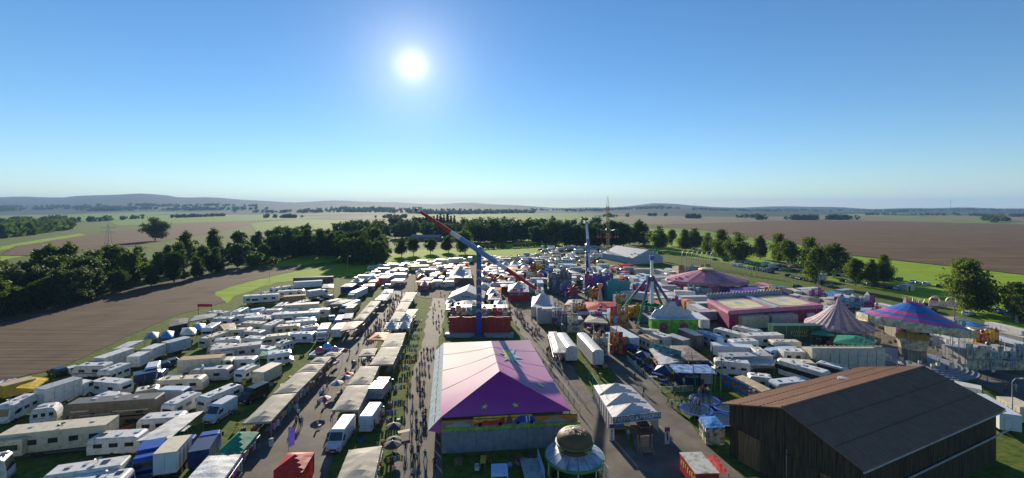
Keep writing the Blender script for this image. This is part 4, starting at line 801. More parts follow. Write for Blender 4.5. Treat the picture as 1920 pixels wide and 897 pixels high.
# ---------------------------------------------------------------- star flyer lattice tower
x, y = 65.0, 293.0; o = thing('swing_tower', 'thin rusty lattice swing tower rising above the horizon', 'ride', (x, y, 0)); RUST = mat('gold lattice', (.42, .30, .14), .5)
b = MB(); w = .75
for cx, cy in ((-w, -w), (w, -w), (w, w), (-w, w)): b.tube((cx, cy, 0), (cx, cy, 36), .13, .11, 4); b.tube((cx, cy, 36), (cx * .1, cy * .1, 43), .1, .05, 4)
for k in range(18):
    z = k * 2
    for (ax, ay), (bx, by) in (((-w, -w), (w, -w)), ((w, -w), (w, w)), ((w, w), (-w, w)), ((-w, w), (-w, -w))): b.tube((ax, ay, z), (bx, by, z + 2), .07, n=4, caps=False); b.tube((bx, by, z), (ax, ay, z + 2), .07, n=4, caps=False)
b.build('lattice_tower', RUST, o); MB().lathe([(1.1, 0), (1.6, .4), (1.6, 1.4), (1.1, 1.8)], 12, (0, 0, 18)).build('gondola_ring', CH, o)
for k in range(12):
    a = k * math.pi / 6; e = (6.8 * math.cos(a), 6.8 * math.sin(a), 20.4); MB().tube((1.2 * math.cos(a), 1.2 * math.sin(a), 18.8), e, .1, .06, 4).build('arm', POLE, o); MB().tube(e, (e[0], e[1], 15), .03, n=3).build('chain', POLE, o); MB().box((e[0], e[1], 14.8), (.8, .6, .7), rz=a).build('chair', REDP, o)
# ---------------------------------------------------------------- pendulum ride with green legs
PURL = mat('purple leg', (.10, .06, .22), .4); GRNL = mat('green leg', (.02, .22, .07), .4)
o = thing('pendulum_ride', 'pendulum ride with four green and purple legs', 'ride', (42.2, 131.5, 0)); hubz = 13.0
for fx_, fy in ((-6.6, -8.2), (-7.8, 8.2), (7.6, -8.2), (7.4, 8.2)):
    t_ = Vector((.5 if fx_ > 0 else -.5, .8 if fy > 0 else -.8, hubz)); f_ = Vector((fx_, fy, 0)); mdl = t_.lerp(f_, .42)
    MB().tube(t_, mdl, .45, .42, 8).build('upper_leg', PURL, o); lw = MB().tube(mdl, t_.lerp(f_, .88), .42, .38, 8).build('lower_leg', GRNL, o); MB().tube(t_.lerp(f_, .88), f_, .38, .36, 8).build('foot_section', CREAM, lw); MB().box((f_.x, f_.y, .1), (1.4, 1.4, .2)).build('foot_plate', CH, lw)
MB().tube((0, -1.8, hubz), (0, 1.8, hubz), .9, .9, 12).build('hub', DARKG, o); MB().box((-.9, 0, hubz + .1), (1.6, 1.6, 1.6)).build('counterweight_box', PALEB, o)
MB().box((0, -1.0, hubz - 4.2), (.9, .9, 7.0)).build('pendulum_arm', WHITE2, o); MB().box((0, -1.0, hubz + 3.0), (.7, .7, 5.2)).build('upper_arm', WHITE2, o); MB().box((0, -1.0, hubz + 6.2), (1.3, 1.3, 1.4)).build('head_box', BLUEP, o)
MB().lathe([(2.4, 0), (3.0, .3), (3.0, .8), (2.3, 1.0)], 16, (0, -1.0, hubz - 8.9)).build('gondola_ring', GRNL, o)
for k in range(12): MB().box((3.3 * math.cos(k * .5236), -1.0 + 3.3 * math.sin(k * .5236), hubz - 8.6), (.5, .5, 1.1), rz=k * .5236).build('seat', CREAM, o)
MB().box((0, 2, .3), (12, 12, .6)).build('deck', CH, o)
o = thing('pay_building', 'lime green pay building with grey wave-shaped panel', 'building', (44.2, 118.5, 0), -.02); LIME = mat('lime paint', (.14, .42, .02), .5, scale=1, var=.3)
MB().box((0, 0, 2.0), (12.6, 2.6, 4.0)).build('front_box', LIME, o); MB().box((0, 0, 4.1), (13.2, 3.0, .2)).build('roof', PALEB, o); b = MB(); wv = [(-6, 4.25), (6, 4.25), (5.2, 5.2), (4.4, 6.4), (3.2, 6.3), (2.4, 7.2), (1.4, 7.0), (.7, 8.4), (-.7, 8.4), (-1.4, 7.0), (-2.6, 7.3), (-3.4, 6.4), (-4.6, 6.2), (-5.4, 5.2)]
b.add([(x_, .6, z_) for x_, z_ in wv] + [(x_, .8, z_) for x_, z_ in wv], [tuple(range(14)), tuple(range(27, 13, -1))] + [(i, 14 + i, 14 + (i + 1) % 14, (i + 1) % 14) for i in range(14)]); b.build('wave_panel', mat('pale grey panel', (.40, .44, .48), .5), o)
for x_ in (-3, 2.5): b = MB(); b.lathe([(1.2, 0), (.2, .05)], 10); q = b.build('flower_print', mat('flower print', (.3, .05, .12), .6, var=.5, scale=3), o, (x_, -1.32, 2)); q.rotation_euler = (1.5708, 0, 0)
# ---------------------------------------------------------------- dodgem hall with two pink flat roofs
c4 = [P(1367,583,5.5), P(1543,571.5,5.5), P(1467,551.5,5.5), P(1327,560,5.5)]; O = sum(c4, Vector()) / 4; O.z = 0; o = thing('dodgem_hall', 'pair of pink and yellow flat roofs of the dodgem hall', 'ride', O); A, B, C, D = [p - O for p in c4]
PKR = mat('pink roof', (.42, .15, .22), .5, scale=.3); YLR = mat('yellow roof print', (.66, .56, .30), .5, scale=.3); MAG = mat('magenta curtain', (.24, .015, .08), .6, scale=1.5, var=.3); TEA = mat('teal roof strip', (.30, .48, .46), .5)
for s0, s1 in ((0, .47), (.53, 1)):
    q = [A.lerp(B, s0), A.lerp(B, s1), D.lerp(C, s1), D.lerp(C, s0)]; b = MB(); b.add(q + [p - Vector((0, 0, .35)) for p in q], [(0, 1, 2, 3), (7, 6, 5, 4), (0, 4, 5, 1), (1, 5, 6, 2), (2, 6, 7, 3), (3, 7, 4, 0)]); rf = b.build('roof', PKR, o); ce = sum(q, Vector()) / 4
    b = MB(); b.add([ce + (p - ce) * f for p, f in ((q[0], .72), (q[0].lerp(q[1], .5), .86), (q[1], .72), (q[1].lerp(q[2], .5), .8), (q[2], .72), (q[2].lerp(q[3], .5), .86), (q[3], .72), (q[3].lerp(q[0], .5), .8))], [tuple(range(8))]); k = b.build('yellow_print', YLR, rf); k.location.z = .02
    b = MB(); b.add([ce + (p - ce) * .22 for p in (q[0].lerp(q[1], .5), q[1].lerp(q[2], .5), q[2].lerp(q[3], .5), q[3].lerp(q[0], .5))], [(0, 1, 2, 3)]); k = b.build('teal_star_print', TURQ, rf); k.location.z = .04
q = [A.lerp(B, .475), A.lerp(B, .525), D.lerp(C, .525), D.lerp(C, .475)]; b = MB(); b.add([p + Vector((0, 0, .3)) for p in q] + [p - Vector((0, 0, .2)) for p in q], [(0, 1, 2, 3), (7, 6, 5, 4), (0, 4, 5, 1), (1, 5, 6, 2), (2, 6, 7, 3), (3, 7, 4, 0)]); b.build('ridge_strip', TEA, o)
for e0, e1, n in ((A, B, 14), (D, A, 8)):
    for k in range(n):
        a, b_ = e0.lerp(e1, k / n), e0.lerp(e1, (k + .98) / n); mb = MB(); mb.add([(a.x, a.y, .1), (b_.x, b_.y, .1), (b_.x, b_.y, 4.9 + .2 * (k % 2)), (a.x, a.y, 4.9 + .2 * (k % 2))], [(0, 1, 2, 3)]); mb.build('curtain', MAG, o)
        mb = MB(); nn = Vector((0, 0, 1)).cross(b_ - a).normalized() * .15; mb.add([(a.x - nn.x, a.y - nn.y, 5.4), (b_.x - nn.x, b_.y - nn.y, 5.4), (b_.x - nn.x * 2, b_.y - nn.y * 2, 4.5), (a.x - nn.x * 2, a.y - nn.y * 2, 4.5)], [(0, 1, 2, 3)]); mb.build('scallop', PKR, o)
for k in range(24):
    a = D.lerp(C, (k + .5) / 24); MB().lathe([(.62, 0), (.62, .9), (.3, 1.5), (.01, 1.7)], 8, (a.x, a.y + .5, 5.5)).build('roof_ornament', mat('ornament grey', (.3, .33, .36), .5), o)
# ---------------------------------------------------------------- round pink pavilion, striped tent, wave swinger
def conical(label, x, y, r, ze, zp, n, cols, name='round_tent', val=.8, wall=None, sq=1.0, curve=1.0, par=None):
    o = par or thing(name, label, 'tent', (x, y, 0))
    for i in range(n):
        a0, a1 = 2 * math.pi * i / n, 2 * math.pi * (i + 1) / n; b = MB(); S6 = 5
        for k in range(S6 + 1):
            f = k / S6; rr = r * (1 - f); z = ze + (zp - ze) * f ** curve
            for a in (a0, (a0 + a1) / 2, a1): b.v.append((rr * math.cos(a) * (1 if a != (a0 + a1) / 2 else .985), sq * rr * math.sin(a), z - (.0 if a != (a0 + a1) / 2 else .05)))
        for k in range(S6):
            for j in (0, 1): b.f.append((k * 3 + j, k * 3 + j + 1, k * 3 + 3 + j + 1, k * 3 + 3 + j)); b.m.append(0)
        b.build('roof_gore', cols[i % len(cols)], o); v = MB()
        v.add([(r * math.cos(a0), sq * r * math.sin(a0), ze), (r * math.cos(a1), sq * r * math.sin(a1), ze), (r * 1.01 * math.cos(a1), sq * r * 1.01 * math.sin(a1), ze - val), (r * 1.01 * math.cos((a0 + a1) / 2), sq * r * 1.01 * math.sin((a0 + a1) / 2), ze - val * 1.3), (r * 1.01 * math.cos(a0), sq * r * 1.01 * math.sin(a0), ze - val)], [(0, 1, 2, 3, 4)]); v.build('valance', cols[(i + 1) % len(cols)], o)
        if i % 2 == 0: MB().tube((r * .96 * math.cos(a0), sq * r * .96 * math.sin(a0), 0), (r * .96 * math.cos(a0), sq * r * .96 * math.sin(a0), ze), .09, n=5).build('post', POLE, o)
    return o
PK2 = mat('pavilion pink', (.52, .17, .24), .55, scale=.4, var=.2, trans=.15); PK3 = mat('pavilion rose', (.58, .26, .30), .55, scale=.4, trans=.15); VIO = mat('violet panel', (.16, .04, .30), .5, scale=1, var=.3)
o = conical('large pink pavilion roof of the round ride with purple front', 81, 180, 16.5, 5.0, 9.2, 16, [PK2, PK3], 'ride_pavilion', 1.0, sq=.75)
for k in range(12): a = math.pi * (1 + (k + .5) / 12); MB().box((15.8 * math.cos(a), 11.8 * math.sin(a), 1.8), (3.6, .15, 3.4), rz=a + 1.57).build('front_panel', (VIO, MAG, PK2)[k % 3], o)
MB().lathe([(3.2, 0), (2.6, .5), (.1, 1.0)], 12, (0, 0, 8.8)).build('roof_crown', YLR, o)
ST1 = mat('stripe rose', (.50, .26, .32), .6, trans=.15); ST2 = mat('stripe cream', (.56, .42, .42), .6, trans=.15); ST3 = mat('stripe mauve', (.36, .22, .28), .6, trans=.15)
p = Vector((85.4, 113, 0)); o = conical('pointed circus tent with narrow pink and purple stripes', p.x, p.y, 7.4, 3.9, 10.0, 32, [ST2, ST3], 'circus_tent', .5, curve=1.25); MB().lathe([(.5, 0), (.25, .5), (.08, 1.3), (.01, 1.6)], 8, (0, 0, 9.8)).build('finial', ST1, o)
# wave swinger
x, y = 88.6, 95.6; o = thing('wave_swinger', 'chair swing carousel with blue and pink striped tilted roof', 'ride', (x, y, 0)); SB = mat('swinger blue', (.015, .13, .45), .5, trans=.1); SP = mat('swinger pink', (.50, .05, .20), .5, trans=.1); IV = mat('ivory board', (.50, .45, .32), .5, var=.3, scale=1.2); GOLD = mat('gold trim', (.55, .38, .08), .4, .3)
tilt = ob('tilted_top', None, o, (0, 0, 9.0)); tilt.rotation_euler = (rad(-4), rad(7), 0); nn = 20
for i in range(nn):
    a0, a1 = 2 * math.pi * i / nn, 2 * math.pi * (i + 1) / nn; rings = [(9.6, 0), (8.3, .55), (7.2, 1.05), (6.0, 1.6), (4.9, 2.15), (3.4, 2.95), (1.5, 4.1)]; b = MB()
    for k in range(6): (r0, z0), (r1, z1) = rings[k], rings[k + 1]; b.add([(r0 * math.cos(a0), r0 * math.sin(a0), z0), (r0 * math.cos(a1), r0 * math.sin(a1), z0), (r1 * math.cos(a1), r1 * math.sin(a1), z1), (r1 * math.cos(a0), r1 * math.sin(a0), z1)], [(0, 1, 2, 3)], (0, 1, 0, 1, 0, 0)[k])
    b.build('roof_gore', [SB, SP], tilt)
    if i % 2 == 0:
        a2 = a0 + 2 * math.pi / 10; b = MB(); am = (a0 + a2) / 2; b.add([(9.75 * math.cos(a), 9.75 * math.sin(a), z) for a, z in ((a0, .3), (am, .55), (a2, .3), (a2, -1.1), (am, -1.35), (a0, -1.1))], [(0, 1, 2, 3, 4, 5)]); rb = b.build('rounding_board', IV, tilt)
        b = MB(); b.tube((9.8 * math.cos(a0), 9.8 * math.sin(a0), -1.3), (9.8 * math.cos(a0), 9.8 * math.sin(a0), .5), .12, n=5); b.build('gold_post', GOLD, tilt)
for k in range(14): a = k * 2 * math.pi / 14; MB().tube((1.5 * math.cos(a), 1.5 * math.sin(a), 4.1), (1.9 * math.cos(a), 1.9 * math.sin(a), 5.3), .14, .05, 5).build('crown_arch', CREAM, tilt)
MB().lathe([(1.7, 4.0), (1.7, 4.4), (1.2, 4.5)], 16).build('crown_ring', SP, tilt)
for i in range(12):
    a0, a1 = 2 * math.pi * i / 12, 2 * math.pi * (i + 1) / 12
    for z0, z1, r0, r1, mm in ((.9, 3.2, 2.4, 2.4, mat('column mirror', (.22, .2, .16), .25, .3)), (3.25, 5.6, 2.4, 2.9, IV), (5.65, 6.8, 3.0, 2.0, GOLD)):
        b = MB(); b.add([(r0 * math.cos(a0), r0 * math.sin(a0), z0), (r0 * math.cos(a1), r0 * math.sin(a1), z0), (r1 * math.cos(a1), r1 * math.sin(a1), z1), (r1 * math.cos(a0), r1 * math.sin(a0), z1)], [(0, 1, 2, 3)]); b.build('column_panel', mm, o)
MB().lathe([(1.2, 6.7), (1.1, 9.4)], 12).build('mast', GOLD, o)
for k, (r_, z_) in enumerate(((10.2, .18), (9.4, .36), (8.6, .54), (7.8, .72), (7.0, .9))): MB().lathe([(r_, 0), (r_, z_), (.01, z_)], 40).build('platform_step', mat('step blue grey', (.24, .28, .34), .5), o)
for ring, rr in ((0, 8.6), (1, 7.3)):
    for k in range(16):
        a = 2 * math.pi * (k + .5 * ring) / 16; c, s_ = math.cos(a), math.sin(a); zt = 8.6 - .9 * c * .9 - .4 * s_; b = MB(); X = lambda rr_, t_: (rr_ * c - t_ * s_, rr_ * s_ + t_ * c)
        for t_ in (-.25, .25): b.tube((*X(rr, t_), 2.6), (*X(rr, t_), zt), .02, n=3, m=1)
        b.box((rr * c, rr * s_, 1.95), (.5, .5, .07), rz=a); b.box((*X(rr + .24, 0), 2.3), (.06, .5, .6), rz=a)
        for t_ in (-.25, .25): b.box((*X(rr, t_), 2.25), (.45, .04, .5), rz=a)
        b.build('swing_chair', [CREAM, POLE], o)
o = thing('arched_sign', 'arched lettered sign behind the blue swing carousel roof', 'sign', tuple(P(1768, 618)) , -.25); MB().box((0, 0, 7.2), (6.6, .2, 1.5)).build('board', mat('sign board rose', (.42, .24, .24), .6), o)
for x_ in (-1.9, 1.9): MB().lathe([(1.3, -.12), (1.3, .12), (1.05, .12), (1.05, -.12), (1.3, -.12)], 16, (0, 0, 0)).build('arch', CREAM, o, (x_, 0, 8.0)).rotation_euler = (1.5708, 0, 0)
text('GEPPEL', 1.5, CREAM, o, (0, -.13, 7.2), (1.5708, 0, 0)); [panel(o, 'post', (x_, .2, 3.2), (.2, .2, 6.4), CH) for x_ in (-2.8, 2.8)]
# ---------------------------------------------------------------- burger stand
p = P(1077, 845, 4.0); o = thing('burger_stand', 'round snack stand topped by a giant burger with sesame bun', 'stall', (p.x, p.y, 0)); RB_ = mat('stand roof panel', (.30, .36, .46), .45, var=.2)
for i in range(16):
    a0, a1 = 2 * math.pi * i / 16 + .012, 2 * math.pi * (i + 1) / 16 - .012; b = MB(); b.add([(r_ * math.cos(a), r_ * math.sin(a), z_) for a, r_, z_ in ((a0, 3.6, 3.55), (a1, 3.6, 3.55), (a1, 1.9, 4.3), (a0, 1.9, 4.3))], [(0, 1, 2, 3)]); b.build('roof_panel', RB_, o)
MB().lathe([(3.58, 3.15), (3.68, 3.3), (3.66, 3.52), (3.5, 3.5)], 32).build('green_rim', mat('green rim', (.05, .25, .08), .5), o); MB().lathe([(3.3, 0), (3.3, 1.0), (3.45, 1.05), (3.0, 1.08)], 24).build('counter', mat('stand counter', (.35, .25, .06), .6, var=.4, scale=3), o)
for k in range(8): MB().tube((3.2 * math.cos(k * .785), 3.2 * math.sin(k * .785), 1), (3.2 * math.cos(k * .785), 3.2 * math.sin(k * .785), 3.4), .08).build('post', CREAM, o)
MB().lathe([(1.0, 0), (1.0, 3.6)], 16).build('core', DARKG, o); BUN = mat('bun brown', (.13, .065, .022), .6); bb = MB(); bb.smooth = True; bb.lathe([(1.9, 4.2), (2.15, 4.5), (2.15, 4.75)], 24); bb.build('bottom_bun', BUN, o); MB().lathe([(2.2, 4.75), (2.3, 4.9), (2.2, 5.05)], 24).build('patty', mat('patty', (.05, .025, .015), .7), o)
[MB().add([(2.1 * math.cos(a - .35), 2.1 * math.sin(a - .35), 5.07), (2.75 * math.cos(a), 2.75 * math.sin(a), 4.75), (2.1 * math.cos(a + .35), 2.1 * math.sin(a + .35), 5.07)], [(0, 1, 2)]).build('cheese', mat('cheese', (.5, .35, .08), .5), o) for a in (.7, 2.2, 3.8, 5.3)]; MB().lathe([(2.25, 5.06), (2.4, 5.15), (2.2, 5.2)], 18).build('lettuce', mat('lettuce', (.12, .28, .08), .6), o)
b = MB(); b.smooth = True; b.lathe([(2.2, 5.2), (2.22, 5.5), (2.05, 5.95), (1.6, 6.35), (.9, 6.6), (.01, 6.68)], 24); tb = b.build('top_bun', BUN, o); rg = random.Random(3)
SES = mat('sesame', (.62, .48, .3), .6)
for k in range(90): a, f = rg.uniform(0, 6.28), rg.uniform(0, 1) ** .6; r_ = 1.75 * f; z_ = 6.66 - .62 * f ** 3.2; s1 = rg.uniform(.07, .12); MB().box((r_ * math.cos(a), r_ * math.sin(a), z_), (s1 * 1.6, s1, .1), rz=a).build('sesame_seed', SES, tb)
MB().lathe([(.3, 6.6), (.3, 6.78), (.05, 6.85)], 12).build('knob', CREAM, o)
# ---------------------------------------------------------------- tattoo and piercing tent
o = canopy('white three-peaked tent with tattoo and piercing sign', [(1150,786),(1236,776),(1183,724),(1112,722)], 3.0, 1.2, CANW, peaks=3, pyramid=True, walls=(1,3), name='exhibition_tent', cat='tent', valance=.2)
a, b_ = P(1150,786,3.0), P(1236,776,3.0); o0 = Vector(o.location); d = (b_ - a); ang = math.atan2(d.y, d.x); c = (a + b_) / 2 - o0; q = MB().box((c.x, c.y - .25, 2.95), (d.length + .3, .12, .95), rz=ang).build('sign_board', mat('sign print', (.13, .20, .27), .5, var=.5, scale=1.2), o); MB().box((c.x, c.y - .3, 2.42), (d.length + .3, .1, .14), rz=ang).build('sign_edge', PALEB, o)
text('TATTOO & PIERCING', .78, mat('sign letters', (.75, .74, .62), .5), o, (c.x + .05, c.y - .34, 2.98), (1.5708, 0, ang))
fr = MB(); a3, d3 = P(1142,790), P(1105,725)
for z in (1.0, 3.3): fr.tube((a3.x, a3.y, z), (d3.x, d3.y, z), .05)
for k in range(6): p_ = a3.lerp(d3, k / 5); fr.tube((p_.x, p_.y, 0), (p_.x, p_.y, 3.3), .05)
q = fr.build('frame', mat('green frame', (.12, .25, .16), .5), None); tag(q, 'pale green steel frame along the tattoo tent', 'frame'); q.name = 'steel_frame'
for u, v, s_, t in ((1147,827,'PIERCING','left upright banner sign with purple top at the tattoo tent'),(1251,834,'TATTOO','right upright banner sign with purple top near the path')):
    p = P(u, v); e = thing('banner_sign', t, 'sign', (p.x, p.y, 0), .1); panel(e, 'board', (0, 0, 1.25), (.75, .08, 2.5), CANW); panel(e, 'purple_head', (0, -.045, 2.2), (.75, .03, .6), mat('banner purple', (.2, .03, .12), .6)); [panel(e, 'letter_mark', (rs.uniform(-.04, .04), -.06, 1.75 - .2 * q), (rs.uniform(.16, .26), .02, .13), BLACKP) for q in range(len(s_))]
p = P(1211, 850); e = thing('wooden_swing_seat', 'wooden slatted swing seat with raised arms before the tattoo tent', 'seat', (p.x, p.y, 0), .1)
for k in range(6): MB().box((-.55 + .22 * k, .35, 1.25), (.18, .06, 1.3)).build('back_slat', WOOD, e); MB().box((-.55 + .22 * k, -.25, .55), (.18, 1.0, .06)).build('seat_slat', WOOD, e)
for s_ in (-1, 1): MB().tube((s_ * .9, .5, 0), (s_ * 1.05, .3, 2.3), .06).build('side_post', WOOD, e); MB().tube((s_ * .9, -.9, 0), (s_ * .95, .3, 1.5), .05).build('brace', WOOD, e)
MB().box((0, .35, 2.1), (1.3, .08, .3)).build('head_board', WOOD, e)
# ---------------------------------------------------------------- barn
a, b, c, d = Vector((29.9,59.4,0)), Vector((36.5,45.3,0)), Vector((65.4,58.4,0)), Vector((58.8,72.5,0)); o = thing('barn', 'large dark timber barn with brown gable roof at lower right', 'barn', a); BW = mat('barn boards', (.085, .062, .040), .9, scale=3, var=.3, spec=.1, stretch=(2, 2, .12)); BW2 = mat('barn door boards', (.24, .14, .06), .85, scale=3, var=.25, stretch=(2, 2, .12)); RFM = mat('barn roof sheet', (.22, .135, .098), .95, scale=.8, var=.06, bump=0, spec=.05)
X = (b - a); Y = (d - a); Lx, Ly = X.length, Y.length; ex, ey = X / Lx, Y / Ly; E, Rz = 7.2, 9.9
def bp(s_, t_, z): v = ex * s_ + ey * t_; return Vector((v.x, v.y, z))
b_ = MB(); ov = .7; mid = Lx / 2; dz = (Rz - E) / mid
def roofpts(s_, z): return [bp(s_, -ov, z), bp(s_, Ly + ov, z)]
for nm, s0, z0, s1, z1 in (('left_roof_slope', -ov, E - dz * ov, mid, Rz), ('right_roof_slope', Lx + ov, E - dz * ov, mid, Rz)):
    q0, q1 = roofpts(s0, z0), roofpts(s1, z1); up = Vector((0, 0, .18)); m_ = MB(); vs = [q0[0], q0[1], q1[1], q1[0]]; m_.add([v + up for v in vs] + vs, [(0, 1, 2, 3), (7, 6, 5, 4), (0, 4, 5, 1), (1, 5, 6, 2), (2, 6, 7, 3), (3, 7, 4, 0)]); rr = m_.build(nm, RFM, o)
    for k in range(45):
        t_ = -ov + (Ly + 2 * ov) * (k + .5) / 45; w0, w1 = bp(s0, t_, z0 + .2), bp(s1, t_, z1 + .2); MB().tube(w0, w1, .055, n=4, caps=False).build('roof_rib', RFM, rr)
    for f in (.33, .66): MB().tube(bp(s0 + (s1 - s0) * f, -ov, z0 + (z1 - z0) * f + .2), bp(s0 + (s1 - s0) * f, Ly + ov, z0 + (z1 - z0) * f + .2), .04, n=4).build('lap_joint', BW, rr)
m_ = MB(); m_.tube(bp(mid, -ov, Rz + .22), bp(mid, Ly + ov, Rz + .22), .16, n=6); m_.build('ridge_cap', RFM, o); m_ = MB(); m_.tube(bp(Lx + ov, -ov, E - .35), bp(Lx + ov, Ly + ov, E - .35), .1, n=6); m_.build('gutter', GREYP, o); MB().lathe([(.7, 0), (.7, .25), (.01, .35)], 12, tuple(bp(mid * .45, Ly * .62, E + dz * mid * .45 + .15))).build('roof_vent', GREYP, o)
nb = 42
for k in range(nb):
    s0, s1 = Lx * k / nb, Lx * (k + .94) / nb; sm = (s0 + s1) / 2; zt = E + dz * min(sm, Lx - sm) - .05; off = -.06 if k % 2 else -.02; m_ = MB(); m_.add([bp(s0, off, 4.4), bp(s1, off, 4.4), bp(s1, off, zt), bp(s0, off, zt), bp(s0, .1, 4.4), bp(s1, .1, 4.4), bp(s1, .1, zt), bp(s0, .1, zt)], [(0, 1, 2, 3), (1, 5, 6, 2), (4, 0, 3, 7), (3, 2, 6, 7), (5, 4, 7, 6)]); m_.build('gable_board', BW, o)
for k, (s0, s1, mm) in enumerate(((.2, 1.3, BW), (1.35, 4.4, BW2), (4.45, 7.9, BW), (7.95, 11.6, BW), (11.65, 14.4, BW2), (14.45, Lx, BW))):
    nbd = max(3, int((s1 - s0) / .3))
    dr = MB()
    dr.add([bp(s0, .06, .1), bp(s1, .06, .1), bp(s1, .06, 4.35), bp(s0, .06, 4.35)], [(0, 1, 2, 3)]); q = dr.build('barn_door' if 0 < k < 5 else 'wall_board', mm, o)
    for j in range(nbd):
        t0, t1 = s0 + (s1 - s0) * j / nbd, s0 + (s1 - s0) * (j + .9) / nbd; m_ = MB(); m_.add([bp(t0, 0, .12), bp(t1, 0, .12), bp(t1, 0, 4.33), bp(t0, 0, 4.33), bp(t0, .05, .12), bp(t1, .05, .12), bp(t1, .05, 4.33), bp(t0, .05, 4.33)], [(0, 1, 2, 3), (1, 5, 6, 2), (4, 0, 3, 7)]); m_.build('board', mm, q)
m_ = MB(); m_.tube(bp(.1, -.12, 4.38), bp(Lx - .1, -.12, 4.38), .07, n=4); m_.build('door_rail', BW, o); m_ = MB(); m_.tube(bp(7.92, -.1, 0), bp(7.92, -.1, 4.9), .06, n=5); m_.build('downpipe', POLE, o)
for nm, s0 in (('side_wall', Lx), ('side_wall', 0.0)): m_ = MB(); m_.add([bp(s0, .1, 0), bp(s0, Ly, 0), bp(s0, Ly, E), bp(s0, .1, E)], [(0, 1, 2, 3)]); m_.build(nm, BW, o)
m_ = MB(); m_.add([bp(0, Ly, 0), bp(Lx, Ly, 0), bp(Lx, Ly, E), bp(mid, Ly, Rz), bp(0, Ly, E)], [(0, 1, 2, 3, 4)]); m_.build('rear_wall', BW, o)
for j in range(60): t0 = Ly * j / 60; m_ = MB(); m_.add([bp(Lx + .05, t0 + .04, .1), bp(Lx + .05, t0 + Ly / 60 - .04, .1), bp(Lx + .05, t0 + Ly / 60 - .04, E - .5), bp(Lx + .05, t0 + .04, E - .5)], [(0, 1, 2, 3)]); m_.build('side_board', BW, o)
m_ = MB(); m_.tube(bp(Lx + .3, 3, 3.6), bp(Lx + .3, Ly + 4, 3.6), .1, n=5); m_.build('side_rail', GREYP, o)
# ---------------------------------------------------------------- middle of the fair
def marquee(label, A, B, depth, ze, zr, m, gm=None, name='marquee', par=None, n=3):
    o = thing(name, label, 'tent', (0, 0, 0)); o.location = ((A + B) / 2).x, ((A + B) / 2).y, 0; d = (B - A); W_ = d.length; o.rotation_euler[2] = math.atan2(d.y, d.x); w = W_ / 2
    for s_ in (-1, 1):
        for k in range(n):
            y0, y1 = depth * k / n, depth * (k + 1) / n; b = MB(); b.add([(s_ * (w + .3), y0, ze - .1), (s_ * (w + .3), y1, ze - .1), (0, y1, zr), (0, y0, zr)], [(0, 1, 2, 3)]); b.build('roof_panel', m, o)
        b = MB(); b.add([(s_ * w, 0, 0), (s_ * w, depth, 0), (s_ * w, depth, ze), (s_ * w, 0, ze)], [(0, 1, 2, 3)]); b.build('side_wall', gm or m, o)
    for y_ in (0.05, depth - .05): b = MB(); b.add([(-w, y_, 0), (w, y_, 0), (w, y_, ze), (0, y_, zr - .05), (-w, y_, ze)], [(0, 1, 2, 3, 4)]); b.build('gable_wall', gm or m, o)
    b = MB(); b.tube((0, -.3, zr + .03), (0, depth + .3, zr + .03), .08); b.build('ridge', POLE, o); return o
GW = mat('grey gable cloth', (.36, .40, .46), .7)
o = marquee('white gabled marquee behind the propeller ride', P(841,559,3), P(906,559,3), 12, 3.0, 5.6, CANW, GW); text('TOMM', 1.0, BLACKP, o, (0, -.02, 3.3), (1.5708, 0, 0))
marquee('large white festival hall tent by the car park', Vector((74, 264, 0)), Vector((95, 272, 0)), 34, 4.0, 8.6, CANW, GW, n=8)
conical('flat round cream canopy in front of the white marquee', -13.7, 139, 4.8, 3.6, 4.6, 14, [mat('cream cloth', (.62, .55, .45), .7, trans=.2)], 'round_canopy', .5)
def gaz(label, u, v, w, hh, m, rise=1.5, z=2.5, walls=(), **k): return canopy(label, [(u-w/2,v+hh/2),(u+w/2,v+hh/2),(u+w/2-2,v-hh/2),(u-w/2+2,v-hh/2)], z, rise, m, pyramid=True, walls=walls, name=k.pop('name', 'gazebo'), cat='tent', counter=False, **k)
gaz('navy and white gazebo left of the red wall', 849,575,26,12,CANB); gaz('second navy gazebo behind the left one', 846,567,22,8,CANW); gaz('navy gazebo right of the propeller tower', 928,556,26,12,CANB); gaz('white gazebo behind the right navy one', 924,549,24,8,CANW); gaz('grey and white gazebo above the red wall', 938,570,26,12,CANW)
gaz('white pagoda tent with high peak behind the marquee', 864,514,42,14,CANW,4.0,3.0); gaz('white high-peaked tent beside the promenade', 1017,566,42,20,CANW,3.6,3.2,walls=(0,3),name='pagoda_tent'); gaz('white left twin-peak tent in the far middle', 948,497,18,7,CANW,2.5,3.0); gaz('white right twin-peak tent in the far middle', 965,495,18,7,CANW,2.5,3.0)
gaz('white canopy roof with red gable on the promenade', 972,540,40,14,CANW,2.6,3.6,walls=(0,),wallm=REDP,name='pavilion'); gaz('small red and white kiosk roof', 984,502,16,6,CANR,1.2,3.0)
canopy('yellow flat kiosk roof in the far middle', [(949,507),(972,506),(970,501),(950,501)], 3.0, .3, CANY)
rfc = random.Random(4)
